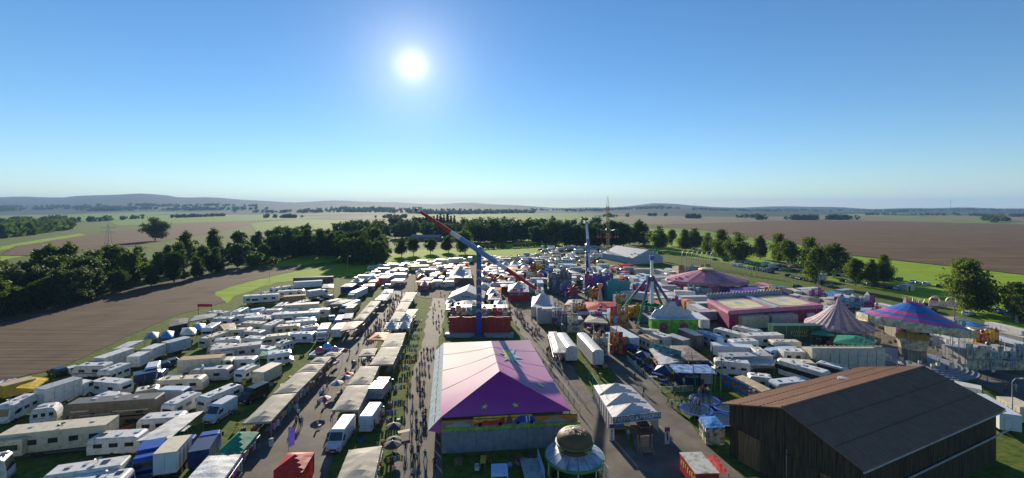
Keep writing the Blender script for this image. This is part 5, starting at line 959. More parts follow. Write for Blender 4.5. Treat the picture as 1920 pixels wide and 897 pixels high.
def facade(label, u0, u1, v, zt, cols, depth=3.0, name='fun_house', rows=2, n=7, cat='ride', back=None, wavy=.6, orn='mix'):
    a, b = P(u0, v), P(u1, v); d = b - a; L = d.length; o = thing(name, label, cat, tuple((a + b) / 2), math.atan2(d.y, d.x)); w = L / n
    for r in range(rows):
        for k in range(n):
            z0, z1 = zt * r / rows + .05, zt * (r + 1) / rows; x = -L / 2 + w * (k + .5); top = r == rows - 1
            zz = z1 + (wavy * rfc.choice([-.8, -.3, 0, .5, 1.0, 1.8]) if top and wavy else 0); yy = .1 * ((k + r) % 2) - .25 * r / rows
            MB().box((x, yy, (z0 + zz) / 2), (w - .05, .25, zz - z0 - .05)).build('facade_panel', rfc.choice(cols), o)
            if orn == 'mix' and rfc.random() < .6: MB().box((x + rfc.uniform(-.1, .1) * w, yy - .16, (z0 + zz) / 2 + rfc.uniform(-.2, .2)), (w * rfc.uniform(.3, .7), .06, (zz - z0) * rfc.uniform(.25, .6))).build('picture_panel', rfc.choice(cols), o)
            if r == 0 and k % 2 == 0 and orn == 'mix': MB().box((x, -.8, 2.5), (w * 1.5, 1.4, .1)).build('canopy', rfc.choice(cols), o)
            if top and orn == 'fan':
                b2 = MB(); b2.add([(x + w * .5 * math.cos(math.pi * i / 8), yy + .6, zz + w * .5 * math.sin(math.pi * i / 8)) for i in range(9)], [tuple(range(9))]); b2.build('fan_panel', rfc.choice(cols), o)
            elif top and orn == 'mix' and rfc.random() < .55:
                kd = rfc.random(); b2 = MB()
                if kd < .4: b2.add([(x - w * .5, yy, zz), (x + w * .5, yy, zz), (x, yy, zz + w * .6)], [(0, 1, 2)])
                elif kd < .7: b2.lathe([(.02, 0), (.35, .2), (.45, .5), (.3, .8), (.01, .95)], 8, (x, yy, zz))
                else: b2.tube((x, yy, zz), (x + rfc.uniform(-.3, .3), yy, zz + rfc.uniform(.8, 2.0)), .12, .05, 5)
                b2.build('ornament', rfc.choice(cols), o)
    MB().box((0, depth / 2 + .4, zt * .42), (L * .98, depth, zt * .84)).build('body', back or GREYP, o); return o
FC = [mat('front ' + n_, c, .5, var=.4, scale=1.5) for n_, c in (('ochre', (.42, .25, .08)), ('teal', (.05, .28, .28)), ('cream', (.52, .46, .34)), ('crimson', (.38, .04, .07)), ('magenta', (.38, .04, .25)), ('violet', (.14, .07, .32)), ('steel', (.22, .26, .30)), ('slate', (.08, .10, .11)), ('orange', (.6, .2, .04)), ('sky', (.15, .35, .55)))]
facade('cluttered ochre fun house front above the red wall', 845, 952, 618, 6.2, [FC[0], FC[2], FC[3], FC[1], FC[2]], 8, rows=3, n=11, wavy=.35)
facade('grey and green scaffold ride front with dark gate', 1028, 1072, 551, 8.5, [FC[6], FC[7], FC[7], FC[6]], 6, rows=3, n=6, back=FC[7])
facade('purple and magenta fun house front', 1096, 1150, 553, 8.0, [FC[4], FC[5], FC[3], FC[5]], 4, rows=3, n=7, back=FC[5])
o = facade('plain teal rear wall of the fun house', 1139, 1181, 562, 7.2, [mat('teal wall', (.02, .24, .24), .6)], 5, n=8, rows=1, wavy=.5, back=FC[1], orn='none')
facade('colourful tower stall with red and blue figures', 1144, 1178, 622, 6.5, [FC[8], FC[9], FC[3], FC[0]], 4, rows=3, n=5, name='game_stall', cat='stall')
facade('pale grey curved back wall of a ride beside the promenade', 1007, 1054, 608, 4.6, [mat('pale grey wall', (.36, .37, .39), .5)], 5, rows=1, n=5, name='ride_building', cat='building', back=GREYP, orn='none', wavy=.2)
facade('grey-green game stall with open counter', 1054, 1094, 624, 4.2, [FC[6], FC[2], FC[7]], 4, rows=2, n=4, name='game_stall', cat='stall')
facade('beige roller coaster station with red and blue sign panels', 1272, 1332, 527, 7.0, [FC[2], FC[0], FC[9], FC[2]], 8, rows=3, n=6, name='coaster_station', cat='building', back=FC[2])
facade('white and pink ice stall at the car park edge', 1564, 1640, 578, 4.0, [CANW, FC[4], FC[9]], 3, rows=2, n=8, name='ice_stall', cat='stall')
facade('ornate ivory snack front at the right edge', 1812, 1925, 695, 4.6, [FC[2], IV, FC[6]], 5, rows=2, n=10, name='snack_stall', cat='stall')
o = facade('long pale funfair front with scalloped top right of the coach', 1522, 1660, 694, 4.6, [mat('pale front', (.50, .47, .40), .6)], 3.0, rows=1, n=16, name='ride_building', cat='building', back=CREAM, orn='fan', wavy=0)
# coaster hoops, tracks
for k in range(7):
    p = P(1285 + 9 * k, 498 + k * .6); o = thing('coaster_hoop', f'{nth(k)} steel hoop from the left on the coaster', 'ride', (p.x, p.y, 0), .3, 'coaster hoops'); b = MB(); pr = None
    for j in range(11):
        a = math.pi * j / 10; q = (2.6 * math.cos(a), 0, 6 + 3.2 * math.sin(a))
        if pr: b.tube(pr, q, .16, n=5)
        pr = q
    b.build('hoop', CREAM, o); MB().tube((-2.6, 0, 0), (-2.6, 0, 6), .14).build('leg', POLE, o); MB().tube((2.6, 0, 0), (2.6, 0, 6), .14).build('leg', POLE, o)
for k in range(8):
    p = P(1373 + 9 * k, 512 + k * 1.2); o = thing('white_loop', f'{nth(k)} white tubular loop from the left behind the pink pavilion', 'ride', (p.x, p.y, 0), .6, 'white loops'); b = MB(); b.lathe([(1.3, -.12), (1.3, .12), (1.1, .12), (1.1, -.12), (1.3, -.12)], 14); q = b.build('loop', WHITE, o, (0, 0, 3.4)); q.rotation_euler = (1.5708, 0, 0); MB().tube((0, 0, 0), (0, 0, 2.2), .1).build('leg', POLE, o)
# small tower with heart lamp, star figures, red roofs
p = P(1125, 590); o = thing('lattice_tower', 'small lattice tower with a heart-shaped lamp on top', 'tower', (p.x, p.y, 0)); b = MB()
for sx, sy in ((-1, -1), (1, -1), (1, 1), (-1, 1)): b.tube((sx * 1.8, sy * 1.8, 0), (sx * .45, sy * .45, 4), .14, .1, 4); b.tube((sx * .45, sy * .45, 4), (sx * .2, sy * .2, 8.2), .1, .07, 4)
for k in range(8):
    z = 1 + k * .9; w = 1.5 - z * .16
    for (ax, ay), (bx, by) in (((-w, -w), (w, -w)), ((w, -w), (w, w)), ((w, w), (-w, w)), ((-w, w), (-w, -w))): b.tube((ax, ay, z), (bx, by, z + .9), .05, n=3, caps=False)
b.build('lattice', mat('tower beige', (.45, .38, .3), .5), o); b = MB(); b.smooth = True; b.lathe([(.01, 8.0), (.5, 8.5), (1.0, 9.4), (.9, 9.9), (.5, 9.9), (.05, 9.7)], 12); b.build('heart_lamp', mat('heart amber', (.6, .3, .05), .3), o)
for u, v, mm, t in ((1103,568,FC[1],'green'),(1112,570,FC[8],'orange'),(1075,566,FC[3],'red')):
    p = P(u, v); o = thing('star_ride', f'{t} star-shaped spinning ride wheel in the middle', 'ride', (p.x, p.y, 0)); b = MB(); st = star(0, 0, 2.3, 1.5, 9, 1.0); b.add([(x_, -.2, 4 + z_) for x_, z_ in st] + [(x_, .2, 4 + z_) for x_, z_ in st], [tuple(range(18)), tuple(range(35, 17, -1))] + [(i, 18 + i, 18 + (i + 1) % 18, (i + 1) % 18) for i in range(18)]); b.build('star', mm, o); MB().tube((0, .5, 0), (0, .5, 4), .25).build('stem', PURL, o)
canopy('red awning roof in the middle of the rides', [(1086,582),(1158,582),(1150,566),(1096,566)], 3.2, .8, CANR); canopy('white awning under the red roof', [(1080,588),(1150,589),(1148,581),(1086,580)], 2.8, .3, PALEB); canopy('round beige awning left of the red roof', [(1058,572),(1090,574),(1094,562),(1066,562)], 3.2, .5, CANV); canopy('grey awning in front of the lattice tower', [(1094,604),(1140,606),(1136,592),(1104,590)], 3.0, .4, CANV)
canopy('violet awning of the pink pavilion', [(1368,552),(1425,545),(1420,535),(1370,540)], 3.5, .5, VIO); canopy('dark grey awning between pavilion and dodgems', [(1432,552),(1480,556),(1488,544),(1440,538)], 3.2, 1.0, CAND); canopy('dark barrel roof by the car park', [(1488,572),(1530,576),(1540,560),(1500,556)], 3.2, .6, CAND)
canopy('green awning of the beer tent by the circus tent', [(1562,642),(1640,650),(1640,632),(1570,626)], 3.0, .8, CANG); canopy('dark green awning left of the circus tent', [(1520,625),(1565,630),(1570,620),(1530,615)], 3.0, .5, CANG)
canopy('blue awning beside the carousel roof', [(1600,592),(1650,596),(1655,585),(1610,582)], 3.0, .6, CANBL)
# wagons right of the purple tent
RG = 'showmen\'s vehicles on the right'
V('trailer', 'white barrel-roofed wagon with door facing the camera', 1091,623.5,1121.5,656, h=4.0, arched=True, n=10, group=RG); V('trailer', 'white barrel-roofed wagon beside the promenade stall', 1053.5,623.5,1072,649, h=4.0, arched=True, n=8, group=RG)
canopy('white counter awning of the promenade stall', [(1038,662),(1060,661),(1044,622),(1028,622)], 2.8, .3, CANW, rail=3)
b = P(1130,690); o = facade('row of painted figures along the barrel-roofed wagon', 1112, 1140, 668, 4.8, [CANW, FC[2], FC[8]], 1.0, rows=1, n=8, name='figure_wall', cat='ride', back=CREAM)
facade('orange and red slide stall with white roof', 1143, 1176, 664, 4.6, [FC[8], FC[3], FC[8]], 4, rows=2, n=4, name='slide_stall', cat='stall', back=WHITE2)
L3 = [('trailer',1152,612,1190,634,3.3,WHITE2,'pale box trailer behind the orange stall'),('trailer',1204,628,1228,638,3.2,CREAM,'cream kiosk wagon with brown roof'),('trailer',1226,623,1252,632,3.2,WHITE,'white kiosk wagon behind the cream one'),
 ('trailer',1255,627,1287,638,2.9,GREYP,'grey-beige low trailer behind the beer garden'),('trailer',1278,616,1312,630,3.9,DARKG,'tall dark grey trailer below the lime building'),('caravan',1308,618,1352,632,2.8,PALEB,'caravan with pale blue roof beside the dark trailer'),
 ('caravan',1342,614,1398,628,2.8,WHITE,'long white caravan with row of dark windows'),('trailer',1394,628,1463,626,3.2,WHITE,'white living wagon with two small windows'),('caravan',1376,610,1430,621,2.7,WHITE,'white caravan with rooftop gear behind the living wagon'),
 ('truck',1445,609,1556,609,4.2,GREENP,'long dark green lorry with gold brush script'),('trailer',1335,645,1412,650,2.9,WHITE2,'blue-grey flat trailer in front of the caravans'),('trailer',1352,666,1442,664,3.3,GREYP,'grey american travel trailer with slide-out'),
 ('van',1490,649,1440,655,2.5,PALEB,'pale blue van beside the white office wagon'),('trailer',1464,656,1518,658,3.0,WHITE,'white office wagon with open front'),('motorhome',1465,673,1556,699,3.3,WHITE,'white touring coach with black side windows and many roof hatches'),
 ('caravan',1532,676,1592,691,2.8,WHITE,'white caravan behind the touring coach'),('caravan',1402,701,1452,706,2.7,WHITE,'rounded white caravan near the barn roof'),('caravan',1448,716,1512,709,2.7,WHITE2,'second rounded white caravan against the barn roof'),
 ('trailer',1387,593,1436,591,4.0,BEIGE,'left beige trailer below the dodgem hall'),('trailer',1442,591,1490,589,4.0,GREYP,'right grey-beige trailer below the dodgem hall'),('trailer',1297,584,1322,600,3.2,WHITE,'white kiosk box beside the lime building'),
 ('trailer',1170,545,1236,552,3.4,WHITE,'white trailer behind the pendulum ride'),('trailer',1190,530,1245,535,3.4,WHITE2,'long white trailer left of the pink pavilion'),('trailer',1200,520,1228,523,3.2,WHITE,'white trailer near the coaster station'),('truck',1152,533,1182,540,3.4,WHITE2,'white lorry with blue body behind the teal wall'),
 ('trailer',1790,718,1840,728,2.8,WHITE,'white trailer right of the barn roof'),('trailer',1830,738,1895,778,3.2,WHITE2,'white box trailer with roof hatches beyond the barn'),('trailer',1885,745,1930,765,3.2,CREAM,'cream trailer at the right edge beyond the barn')]
for kind, u1, v1, u2, v2, h, mm, t in L3:
    k = {}
    if kind == 'trailer' and ('wagon' in t or 'american' in t): k = dict(wins=3, w=2.6)
    if 'american' in t: k['bay'] = (1, -.2)
    if kind == 'motorhome': k = dict(kind='int', w=2.55)
    if 'brown roof' in t: k['roof'] = BROWNP
    o = V(kind, t, u1, v1, u2, v2, h, m=mm, group=RG, fx=1.6 if kind == 'van' else 0, **k)
    if 'gold' in t: [MB().tube((1.275, -3.2 + .55 * q, 2.1 + .15 * (q % 3)), (1.275, -2.9 + .55 * q, 3.0 + .2 * (q % 2)), .06, n=4).build('gold_stroke', GOLD, o) for q in range(8)]; [panel(o, 'gold_flourish', (1.27, -1.2 + q * .4, 1.85 - q * .25), (.02, 4.6 - q, .07), GOLD) for q in (0, 1)]
    if 'touring' in t: [panel(o, 'side_window', (s_ * 1.285, -.6, 2.0), (.03, 8.5, .9), GLASS) for s_ in (-1, 1)]
canopy('white awning on the grey travel trailer', [(1400,682),(1452,684),(1455,674),(1402,671)], 2.6, .1, CANW, name='awning', cat='awning', counter=False); canopy('cream flat roof of the stall beside the barn', [(1376,707),(1393,703),(1446,730),(1428,735)], 2.6, .1, CANT)
# beer garden and bar
canopy('brown striped awning behind the snack bar', [(1262,676),(1330,676),(1290,648),(1255,648)], 2.9, .4, mat('brown striped cloth', (.22, .17, .13), .7, var=.4, scale=3)); o = canopy('white flat-roofed snack bar with green sign board', [(1240,684),(1286,676),(1252,650),(1217,654)], 2.8, .15, CANW)
MB().box((.5, .5, 3.6), (6.5, .15, 1.3), rz=-.9).build('sign_board', FC[1], o)
a = P(1265,702,2.7); o = thing('bar_container', 'navy bar container with white name and round emblem', 'bar', (*P(1303, 722)[:2], 0), -.06); MB().box((0, 1.3, 1.35), (6.4, 2.6, 2.7)).build('container', NAVY, o); MB().box((-.3, .6, 2.85), (7.6, 4.6, .14)).build('roof', mat('bar roof print', (.2, .3, .5), .4, var=.5, scale=1), o); text('VILLAGER', .6, WHITE, o, (-.6, -.02, 1.6), (1.5708, 0, 0)); q = MB().lathe([(.4, 0), (.3, .01)], 14).build('emblem', SILVER, o, (-.6, -.02, 2.25)); q.rotation_euler = (1.5708, 0, 0); panel(o, 'white_panel', (2.2, -.02, 1.2), (2.2, .05, 2.0), CANW)
for k, (u, v, r, t) in enumerate([(1184,668,2.0,'navy parasol nearest the orange stall'),(1204,683,2.1,'navy and white parasol in the beer garden'),(1245,712,2.3,'large navy parasol by the white picket fence'),(1322,700,1.9,'navy parasol beside the bar container')]): p = P(u, v); parasol(t, p.x, p.y, r, 2.9, CANB, CANW if k else None, sides=4)
a0, a1, a2 = P(1176,676), P(1240,737), P(1300,734)
for k in range(9): barrier(f'{nth(k)} white picket fence panel from the far end on the beer garden street side', a0.lerp(a1, k / 9), a0.lerp(a1, (k + .97) / 9), 1.1, WHITE, 'picket fence of the beer garden', 10, 'picket_fence')
for k in range(3): barrier(f'{nth(k)} white picket fence panel from the left on the beer garden front', a1.lerp(a2, k / 3), a1.lerp(a2, (k + .97) / 3), 1.1, WHITE, 'front picket fence', 10, 'picket_fence')
for k, (u, v) in enumerate([(1195,678),(1212,690),(1232,708),(1250,722),(1222,696)]):
    p = P(u, v); o = thing('beer_table', f'{nth(k)} blue beer garden table with benches, counted from {"the orange stall"}', 'table', (p.x, p.y, 0), -.75, 'beer garden tables'); MB().box((0, 0, .76), (2.2, .7, .05)).build('top', BLUEP, o)
    for s_ in (-1, 1): MB().box((0, s_ * .75, .45), (2.2, .26, .05)).build('bench', BLUEP, o); MB().box((s_ * .9, 0, .37), (.06, .6, .73)).build('leg', CH, o)
# trampolines
for k, (u, v, r, t) in enumerate([(1321,750,2.5,'upper round trampoline with blue edge and children'),(1306,768,2.6,'front round trampoline with blue edge'),(1352,786,2.5,'trampoline half hidden by the barn'),(1362,765,2.0,'rear trampoline beside the barn')]):
    p = P(u, v, .9); o = thing('trampoline', t, 'trampoline', (p.x, p.y, 0)); b = MB(); b.lathe([(r, .85), (r + .05, .95), (r - .1, 1.0), (r - .45, .95)], 24); b.build('blue_pad', BLUEP, o); MB().lathe([(r - .45, .9), (.01, .88)], 24).build('mat', BLACKP, o)
    for j in range(6): MB().tube((r * math.cos(j * 1.05), r * math.sin(j * 1.05), 0), (r * math.cos(j * 1.05), r * math.sin(j * 1.05), .9), .05).build('leg', POLE, o)
for k, (u, v) in enumerate([(1306,739),(1340,745),(1330,780),(1352,748)]):
    p = P(u, v); o = thing('bungee_pole', f'{nth(k)} leaning green bungee pole from the left above the trampolines', 'pole', (p.x, p.y, 0), 0, 'bungee poles'); MB().tube((0, 0, 0), ((-.8, .4, .6, .2)[k], .3, 7.5), .09, .06).build('mast', mat('green pole', (.02, .22, .08), .5), o); MB().box((0, 0, .1), (.6, .6, .2)).build('foot', CH, o)
for k in range(3): a, b = P(1352,722).lerp(P(1404,748), k / 3), P(1352,722).lerp(P(1404,748), (k + .96) / 3); c = (a + b) / 2; d = b - a; o = thing('painted_banner', f'{nth(k)} blue painted cloth panel from the left behind the trampolines', 'banner', (c.x, c.y, 0), math.atan2(d.y, d.x), 'painted cloth panels'); panel(o, 'cloth', (0, 0, 1.2), (d.length, .06, 2.2), mat('banner blue', (.03, .2, .45), .6, var=.3, scale=1)); MB().lathe([(.6, 0), (.1, .02)], 9).build('figure_print', FC[8], o, (0, -.06, 1.3)).rotation_euler = (1.5708, 0, 0)
canopy('stall with bright blue roof beside the barn', [(1324,803),(1360,801),(1342,780),(1310,781)], 2.5, .25, CANBL, walls=(0,3), wallm=FC[2], rail=3)
# red snack trailer with flat red awning
c4 = [P(1305,890,2.6), P(1347,887,2.6), P(1314,848,2.6), P(1276,851,2.6)]; c = sum(c4, Vector()) / 4; d = c4[2] - c4[1]; o = thing('snack_trailer', 'red snack trailer with dirty grey roof at the bottom', 'trailer', (c.x, c.y, 0), math.atan2(-d.x, d.y)); Wt, Lt = (c4[1] - c4[0]).length, d.length
MB().box((0, 0, 1.55), (Wt, Lt, 2.1)).build('body', mat('snack red', (.38, .02, .02), .5), o); MB().box((0, 0, 2.64), (Wt + .1, Lt + .1, .08)).build('roof', mat('dirty roof', (.36, .36, .33), .8, dirt=(.12, .09, .07), scale=.9), o)
for k in range(7): MB().box((-Wt / 2 - .02, -Lt / 2 + Lt * (k + .6) / 7.5, 1.8 + .1 * math.sin(k * 2)), (.03, .3, .5 + .2 * (k % 2))).build('letter_stroke', mat('yellow paint', (.6, .4, .05), .5), o)
for k in range(4): MB().box((-Wt / 3 + Wt * .66 * k / 3.4, -Lt / 2 - .02, 1.9), (.3, .03, .35)).build('letter_stroke', MATS['yellow paint'], o)
wheels(o, Wt, (-.4, .4), .32, False); canopy('flat red awning panel with yellow writing beside the snack trailer', [(1347,889),(1367,888),(1342,853),(1321,856)], 2.3, .05, CANR, name='awning', cat='awning', counter=False, valance=0)
# vehicles under the purple tent front
V('van', 'pale blue caravan roof in the shade before the purple tent', 936,868,938,905, h=2.6, m=PALEB, name='panel_van'); o = thing('ramp_trailer', 'flat grey ramp trailer in the shade before the purple tent', 'trailer', (*P(997, 893)[:2], 0), .12); MB().box((0, 0, .9), (2.4, 4.5, .1)).build('deck', GREYP, o); panel(o, 'side_board', (1.2, 0, 1.5), (.06, 4.8, 1.3), PALEB); wheels(o, 2.3, (-.5, .5), .32, False)
for k in range(4): barrier(f'{nth(k)} white mesh barrier from the left beside the burger stand', P(1118 + 6 * k, 868 + 9 * k), P(1123 + 6 * k, 876 + 9 * k), 1.6, WHITE, 'barriers by the burger stand', 5)
# ---------------------------------------------------------------- parked cars on the right
rc_ = random.Random(9); CN = ['black', 'silver', 'dark grey', 'white', 'blue', 'navy', 'grey', 'black', 'silver', 'red']; CK = ['hatch', 'estate', 'sedan', 'suv']; KN = {'hatch': 'hatchback', 'estate': 'estate car', 'sedan': 'saloon car', 'suv': 'off-roader'}
rows = [('the row beside the bright meadow', (1335,488), (1600,513), 26), ('the second car row under the birches', (1440,505), (1620,523), 17), ('the row nearest the pink pavilion', (1372,498), (1450,513), 8), ('the row beside the box trailer', (1474,518), (1560,538), 9),
        ('the short row left of the shed', (1640,519), (1770,541), 10), ('the near row below the birches', (1575,528), (1690,545), 9), ('the row beside the big birch', (1850,581), (1940,607), 7)]
for ph, a, b, n in rows:
    cnt = {}
    for k in range(n):
        if rc_.random() < .08: continue
        t_ = (k + .5) / n; p = P(a[0] + (b[0] - a[0]) * t_, a[1] + (b[1] - a[1]) * t_); kd, c = rc_.choice(CK), rc_.choice(CN); key = c + ' ' + KN[kd]; i = cnt.get(key, 0); cnt[key] = i + 1
        car(kd, c, p.x, p.y, -1.1 + rc_.uniform(-.08, .08) + (3.14 if rc_.random() < .4 else 0), f'{nth(i)} {key} from the left in {ph}', 'cars parked on the right meadow')
for kd, c, u, v, t in (('suv','black',1712,578,'black off-roader beside the carousel sign'),('estate','black',1745,584,'black estate car below the big birch'),('hatch','red',1752,566,'red car in the grass left of the big birch'),('estate','white',1817,592,'white estate car under the big birch'),('suv','dark grey',1556,558,'dark grey car by the barrel roof'),('hatch','navy',1495,540,'navy car between the birch trunks')): p = P(u, v); car(kd, c, p.x, p.y, -1.2, t)
p = P(1535, 527); trailer('white box trailer parked under the birches', (p.x, p.y, 0), -1.2, L=8, h=3.2, m=WHITE2); p = P(1700, 545); o = thing('shed', 'small beige shed with flat roof on the grass', 'shed', (p.x, p.y, 0), .2); panel(o, 'wall', (0, 0, 1.2), (4, 3, 2.4), BEIGE); panel(o, 'roof', (0, 0, 2.5), (4.5, 3.5, .2), GREYP); panel(o, 'door', (-.6, -1.52, 1.0), (.9, .06, 2.0), BLACKP)
for u, v, w_ in ((1436,500,'left'),(1450,504,'right')): p = P(u, v); van(f'{w_} white delivery van in the car park under the birches', (p.x, p.y, 0), -1.2)
# ---------------------------------------------------------------- far camp, far fair, all small in the photo
rf_ = random.Random(33)
def scatter(ph, group, quad, n, kinds):
    cnt = {}; taken = []; occ = [(o.location.x, o.location.y, 8 if o['category'] in ('ride', 'building') else 4.6) for o in COL.objects if o.parent is None and 'category' in o and o['category'] not in ('tree', 'bush', 'wood', 'haze', 'person', 'barrier')]
    A, B, C, D = quad
    for k in range(n):
        for tr in range(60):
            s_, t_ = rf_.random(), rf_.random(); u = (A[0] + (B[0] - A[0]) * s_) * (1 - t_) + (D[0] + (C[0] - D[0]) * s_) * t_; v = (A[1] + (B[1] - A[1]) * s_) * (1 - t_) + (D[1] + (C[1] - D[1]) * s_) * t_; p = P(u, v)
            if all((p.x - q.x) ** 2 + (p.y - q.y) ** 2 > 30 for q in taken) and all((p.x - a) ** 2 + (p.y - b) ** 2 > r * r for a, b, r in occ): taken.append(p); break
    taken.sort(key=lambda q: q.x / q.y)
    for p in taken:
        kd = rf_.choice(kinds); rz = rf_.choice([1.57, 1.4, 1.8, .1, -.1, -1.57]) + rf_.uniform(-.15, .15); loc = (p.x, p.y, 0)
        if kd == 'car': c = rf_.choice(CN); nm = c + ' car'
        elif kd in ('caravan', 'motorhome', 'van', 'trailer', 'truck'): mm, c = rf_.choice([(WHITE, 'white'), (WHITE, 'white'), (CREAM, 'cream'), (WHITE2, 'pale blue'), (GREYP, 'grey')]); nm = f'{c} {kd}'
        else: mm, c = rf_.choice([(CANW, 'white'), (CANV, 'beige'), (CANW, 'white'), (CANGR, 'grey'), (CANT, 'tan'), (CANR, 'red'), (CANB, 'navy'), (CANBL, 'blue'), (CANO, 'orange'), (CANP, 'pink'), (CANV, 'beige')]); nm = f'{c} {kd}'
        i = cnt.get(nm, 0); cnt[nm] = i + 1; lb = f'{nth(i)} {nm} from the left {ph}'
        if kd == 'car': car(rf_.choice(CK), c, p.x, p.y, rz, lb, group)
        elif kd == 'caravan': caravan(lb, loc, rz, L=rf_.uniform(5.5, 7.5), m=mm, group=group, n=2)
        elif kd == 'motorhome': motorhome(lb, loc, rz, m=mm, group=group)
        elif kd == 'van': van(lb, loc, rz, m=mm, group=group)
        elif kd == 'trailer': trailer(lb, loc, rz, L=rf_.uniform(6, 10), h=3.2, m=mm, group=group, n=3)
        elif kd == 'truck': truck(lb, loc, rz, m=mm, L=8, group=group)
        else:
            w, l = rf_.uniform(3, 5), rf_.uniform(4, 8); cs, sn = math.cos(rz) * .5, math.sin(rz) * .5; ax = Vector((cs, sn)) * l; ay = Vector((-sn, cs)) * w; z = 2.8; pts = []
            for sx, sy in ((-1, -1), (1, -1), (1, 1), (-1, 1)): q = Vector((p.x, p.y)) + ax * sx + ay * sy; pts.append((960 + F * q.x / q.y, VH + F * (H - z) / q.y))
            canopy(lb, pts, z, 1.6 if kd == 'pointed tent' else .5, mm, name='pointed_tent' if kd == 'pointed tent' else 'market_stall', cat='tent' if kd == 'pointed tent' else 'stall', group=group, pyramid=kd == 'pointed tent', walls=(1, 2), poles=True, valance=.2)
CB = [(FC[3], FC[2], FC[8]), (FC[4], FC[9], FC[2]), (FC[1], FC[0], FC[2]), (FC[8], FC[3], CANY), (FC[9], CANW, FC[3]), (FC[5], FC[4], CANW)]
for k, (u, v, w_, z_) in enumerate(sorted([(918,540,26,4.5),(968,565,24,4.2),(1000,532,26,5),(1008,516,28,5.5),(1046,612,22,4.6),(1060,556,20,4),(1086,600,26,4.6),(1118,612,22,4.4),(1166,582,24,5.5),(1190,600,26,4.4),(1200,556,28,4.6),(1262,590,30,5),(1280,548,30,6),(1302,560,26,4.4),(1352,545,30,5),(1450,566,34,4.6),(1500,590,30,4.2),(1530,566,30,4.4),(1650,606,34,4.4),(1700,634,36,4.6),(1790,640,40,4.4),(1850,662,44,4.6)])):
    facade(f'{nth(k)} painted game booth from the left in the rides quarter', u - w_ / 2, u + w_ / 2, v, z_, list(CB[k % 6]), 3.5, rows=2, n=5, name='game_booth', cat='stall', wavy=.45, back=rfc.choice([GREYP, CREAM, FC[6]]))
scatter('in the far camp field', 'vehicles in the far camp field', ((1003,500),(1126,494),(1140,468),(1010,466)), 72, ['caravan', 'car', 'car', 'motorhome', 'caravan', 'van'])
scatter('in the camp left of the far field', 'vehicles beyond the stalls', ((905,496),(1000,498),(1005,478),(905,484)), 26, ['caravan', 'car', 'trailer', 'van'])
scatter('in the far stall quarter', 'stalls in the far middle of the fair', ((790,548),(838,540),(895,500),(770,504)), 34, ['stall', 'stall', 'pointed tent', 'trailer', 'stall', 'van'])
scatter('on the far left street end', 'stalls at the far street end', ((640,556),(745,540),(770,506),(690,520)), 34, ['stall', 'van', 'stall', 'pointed tent', 'car', 'truck'])
scatter('right of the propeller tower', 'stalls right of the propeller tower', ((905,552),(950,548),(990,505),(905,505)), 26, ['stall', 'pointed tent', 'stall', 'trailer'])
scatter('among the far rides', 'vehicles among the far rides', ((1060,535),(1100,540),(1140,505),(1070,506)), 18, ['trailer', 'truck', 'van', 'caravan'])
scatter('behind the pendulum ride', 'vehicles behind the pendulum ride', ((1180,560),(1260,560),(1262,515),(1185,515)), 20, ['trailer', 'truck', 'car', 'trailer'])
scatter('parked along the far grass edge', 'vehicles on the far grass edge', ((700,512),(800,500),(890,492),(700,505)), 22, ['van', 'car', 'truck', 'caravan'])
scatter('beside the right promenade', 'stalls beside the right promenade', ((1500,600),(1560,600),(1560,578),(1500,578)), 7, ['trailer', 'stall'])
scatter('in the packed middle quarter', 'stalls in the packed middle quarter', ((900,556),(985,556),(1030,508),(900,500)), 26, ['stall', 'pointed tent', 'trailer', 'stall'])
scatter('behind the middle rides', 'stalls behind the middle rides', ((1000,545),(1160,560),(1190,505),(1010,505)), 26, ['stall', 'trailer', 'truck', 'pointed tent', 'stall'])
scatter('between pendulum and dodgems', 'wagons between pendulum and dodgems', ((1240,610),(1330,620),(1310,545),(1240,545)), 14, ['trailer', 'stall', 'trailer'])
scatter('near the circus tent', 'stalls near the circus tent', ((1440,600),(1560,605),(1600,560),(1430,545)), 18, ['stall', 'trailer', 'stall'])
scatter('behind the swing carousel', 'stalls behind the swing carousel', ((1640,625),(1920,690),(1920,640),(1660,585)), 16, ['stall', 'stall', 'trailer'])
scatter('right of the cross street', 'wagons right of the cross street', ((1190,650),(1300,660),(1340,640),(1190,630)), 10, ['trailer', 'stall', 'van'])
for k, (u, v) in enumerate([(742,770),(747,740),(764,690),(768,668),(778,628),(783,612)]): p = P(u, v); hang_rail(p + Vector((-1.2, -.3, 0)), p + Vector((1.2, .3, 0)), ('nearest', 'second nearest', 'third nearest', 'fourth nearest', 'second farthest', 'farthest')[k] + ' garment rail on the grass verge beside the lane', 1.7)
scatter('in the lower right camp', 'campers in the lower right camp', ((1340,700),(1500,720),(1540,660),(1350,640)), 12, ['caravan', 'car', 'van', 'motorhome'])
scatter('filling the left camper rows', 'campers between the left rows', ((380,720),(560,660),(625,575),(400,600)), 40, ['caravan', 'motorhome', 'car', 'caravan'])
scatter('in the lower left rows', 'campers in the lower left rows', ((20,850),(330,760),(440,690),(170,700)), 22, ['car', 'van', 'caravan'])
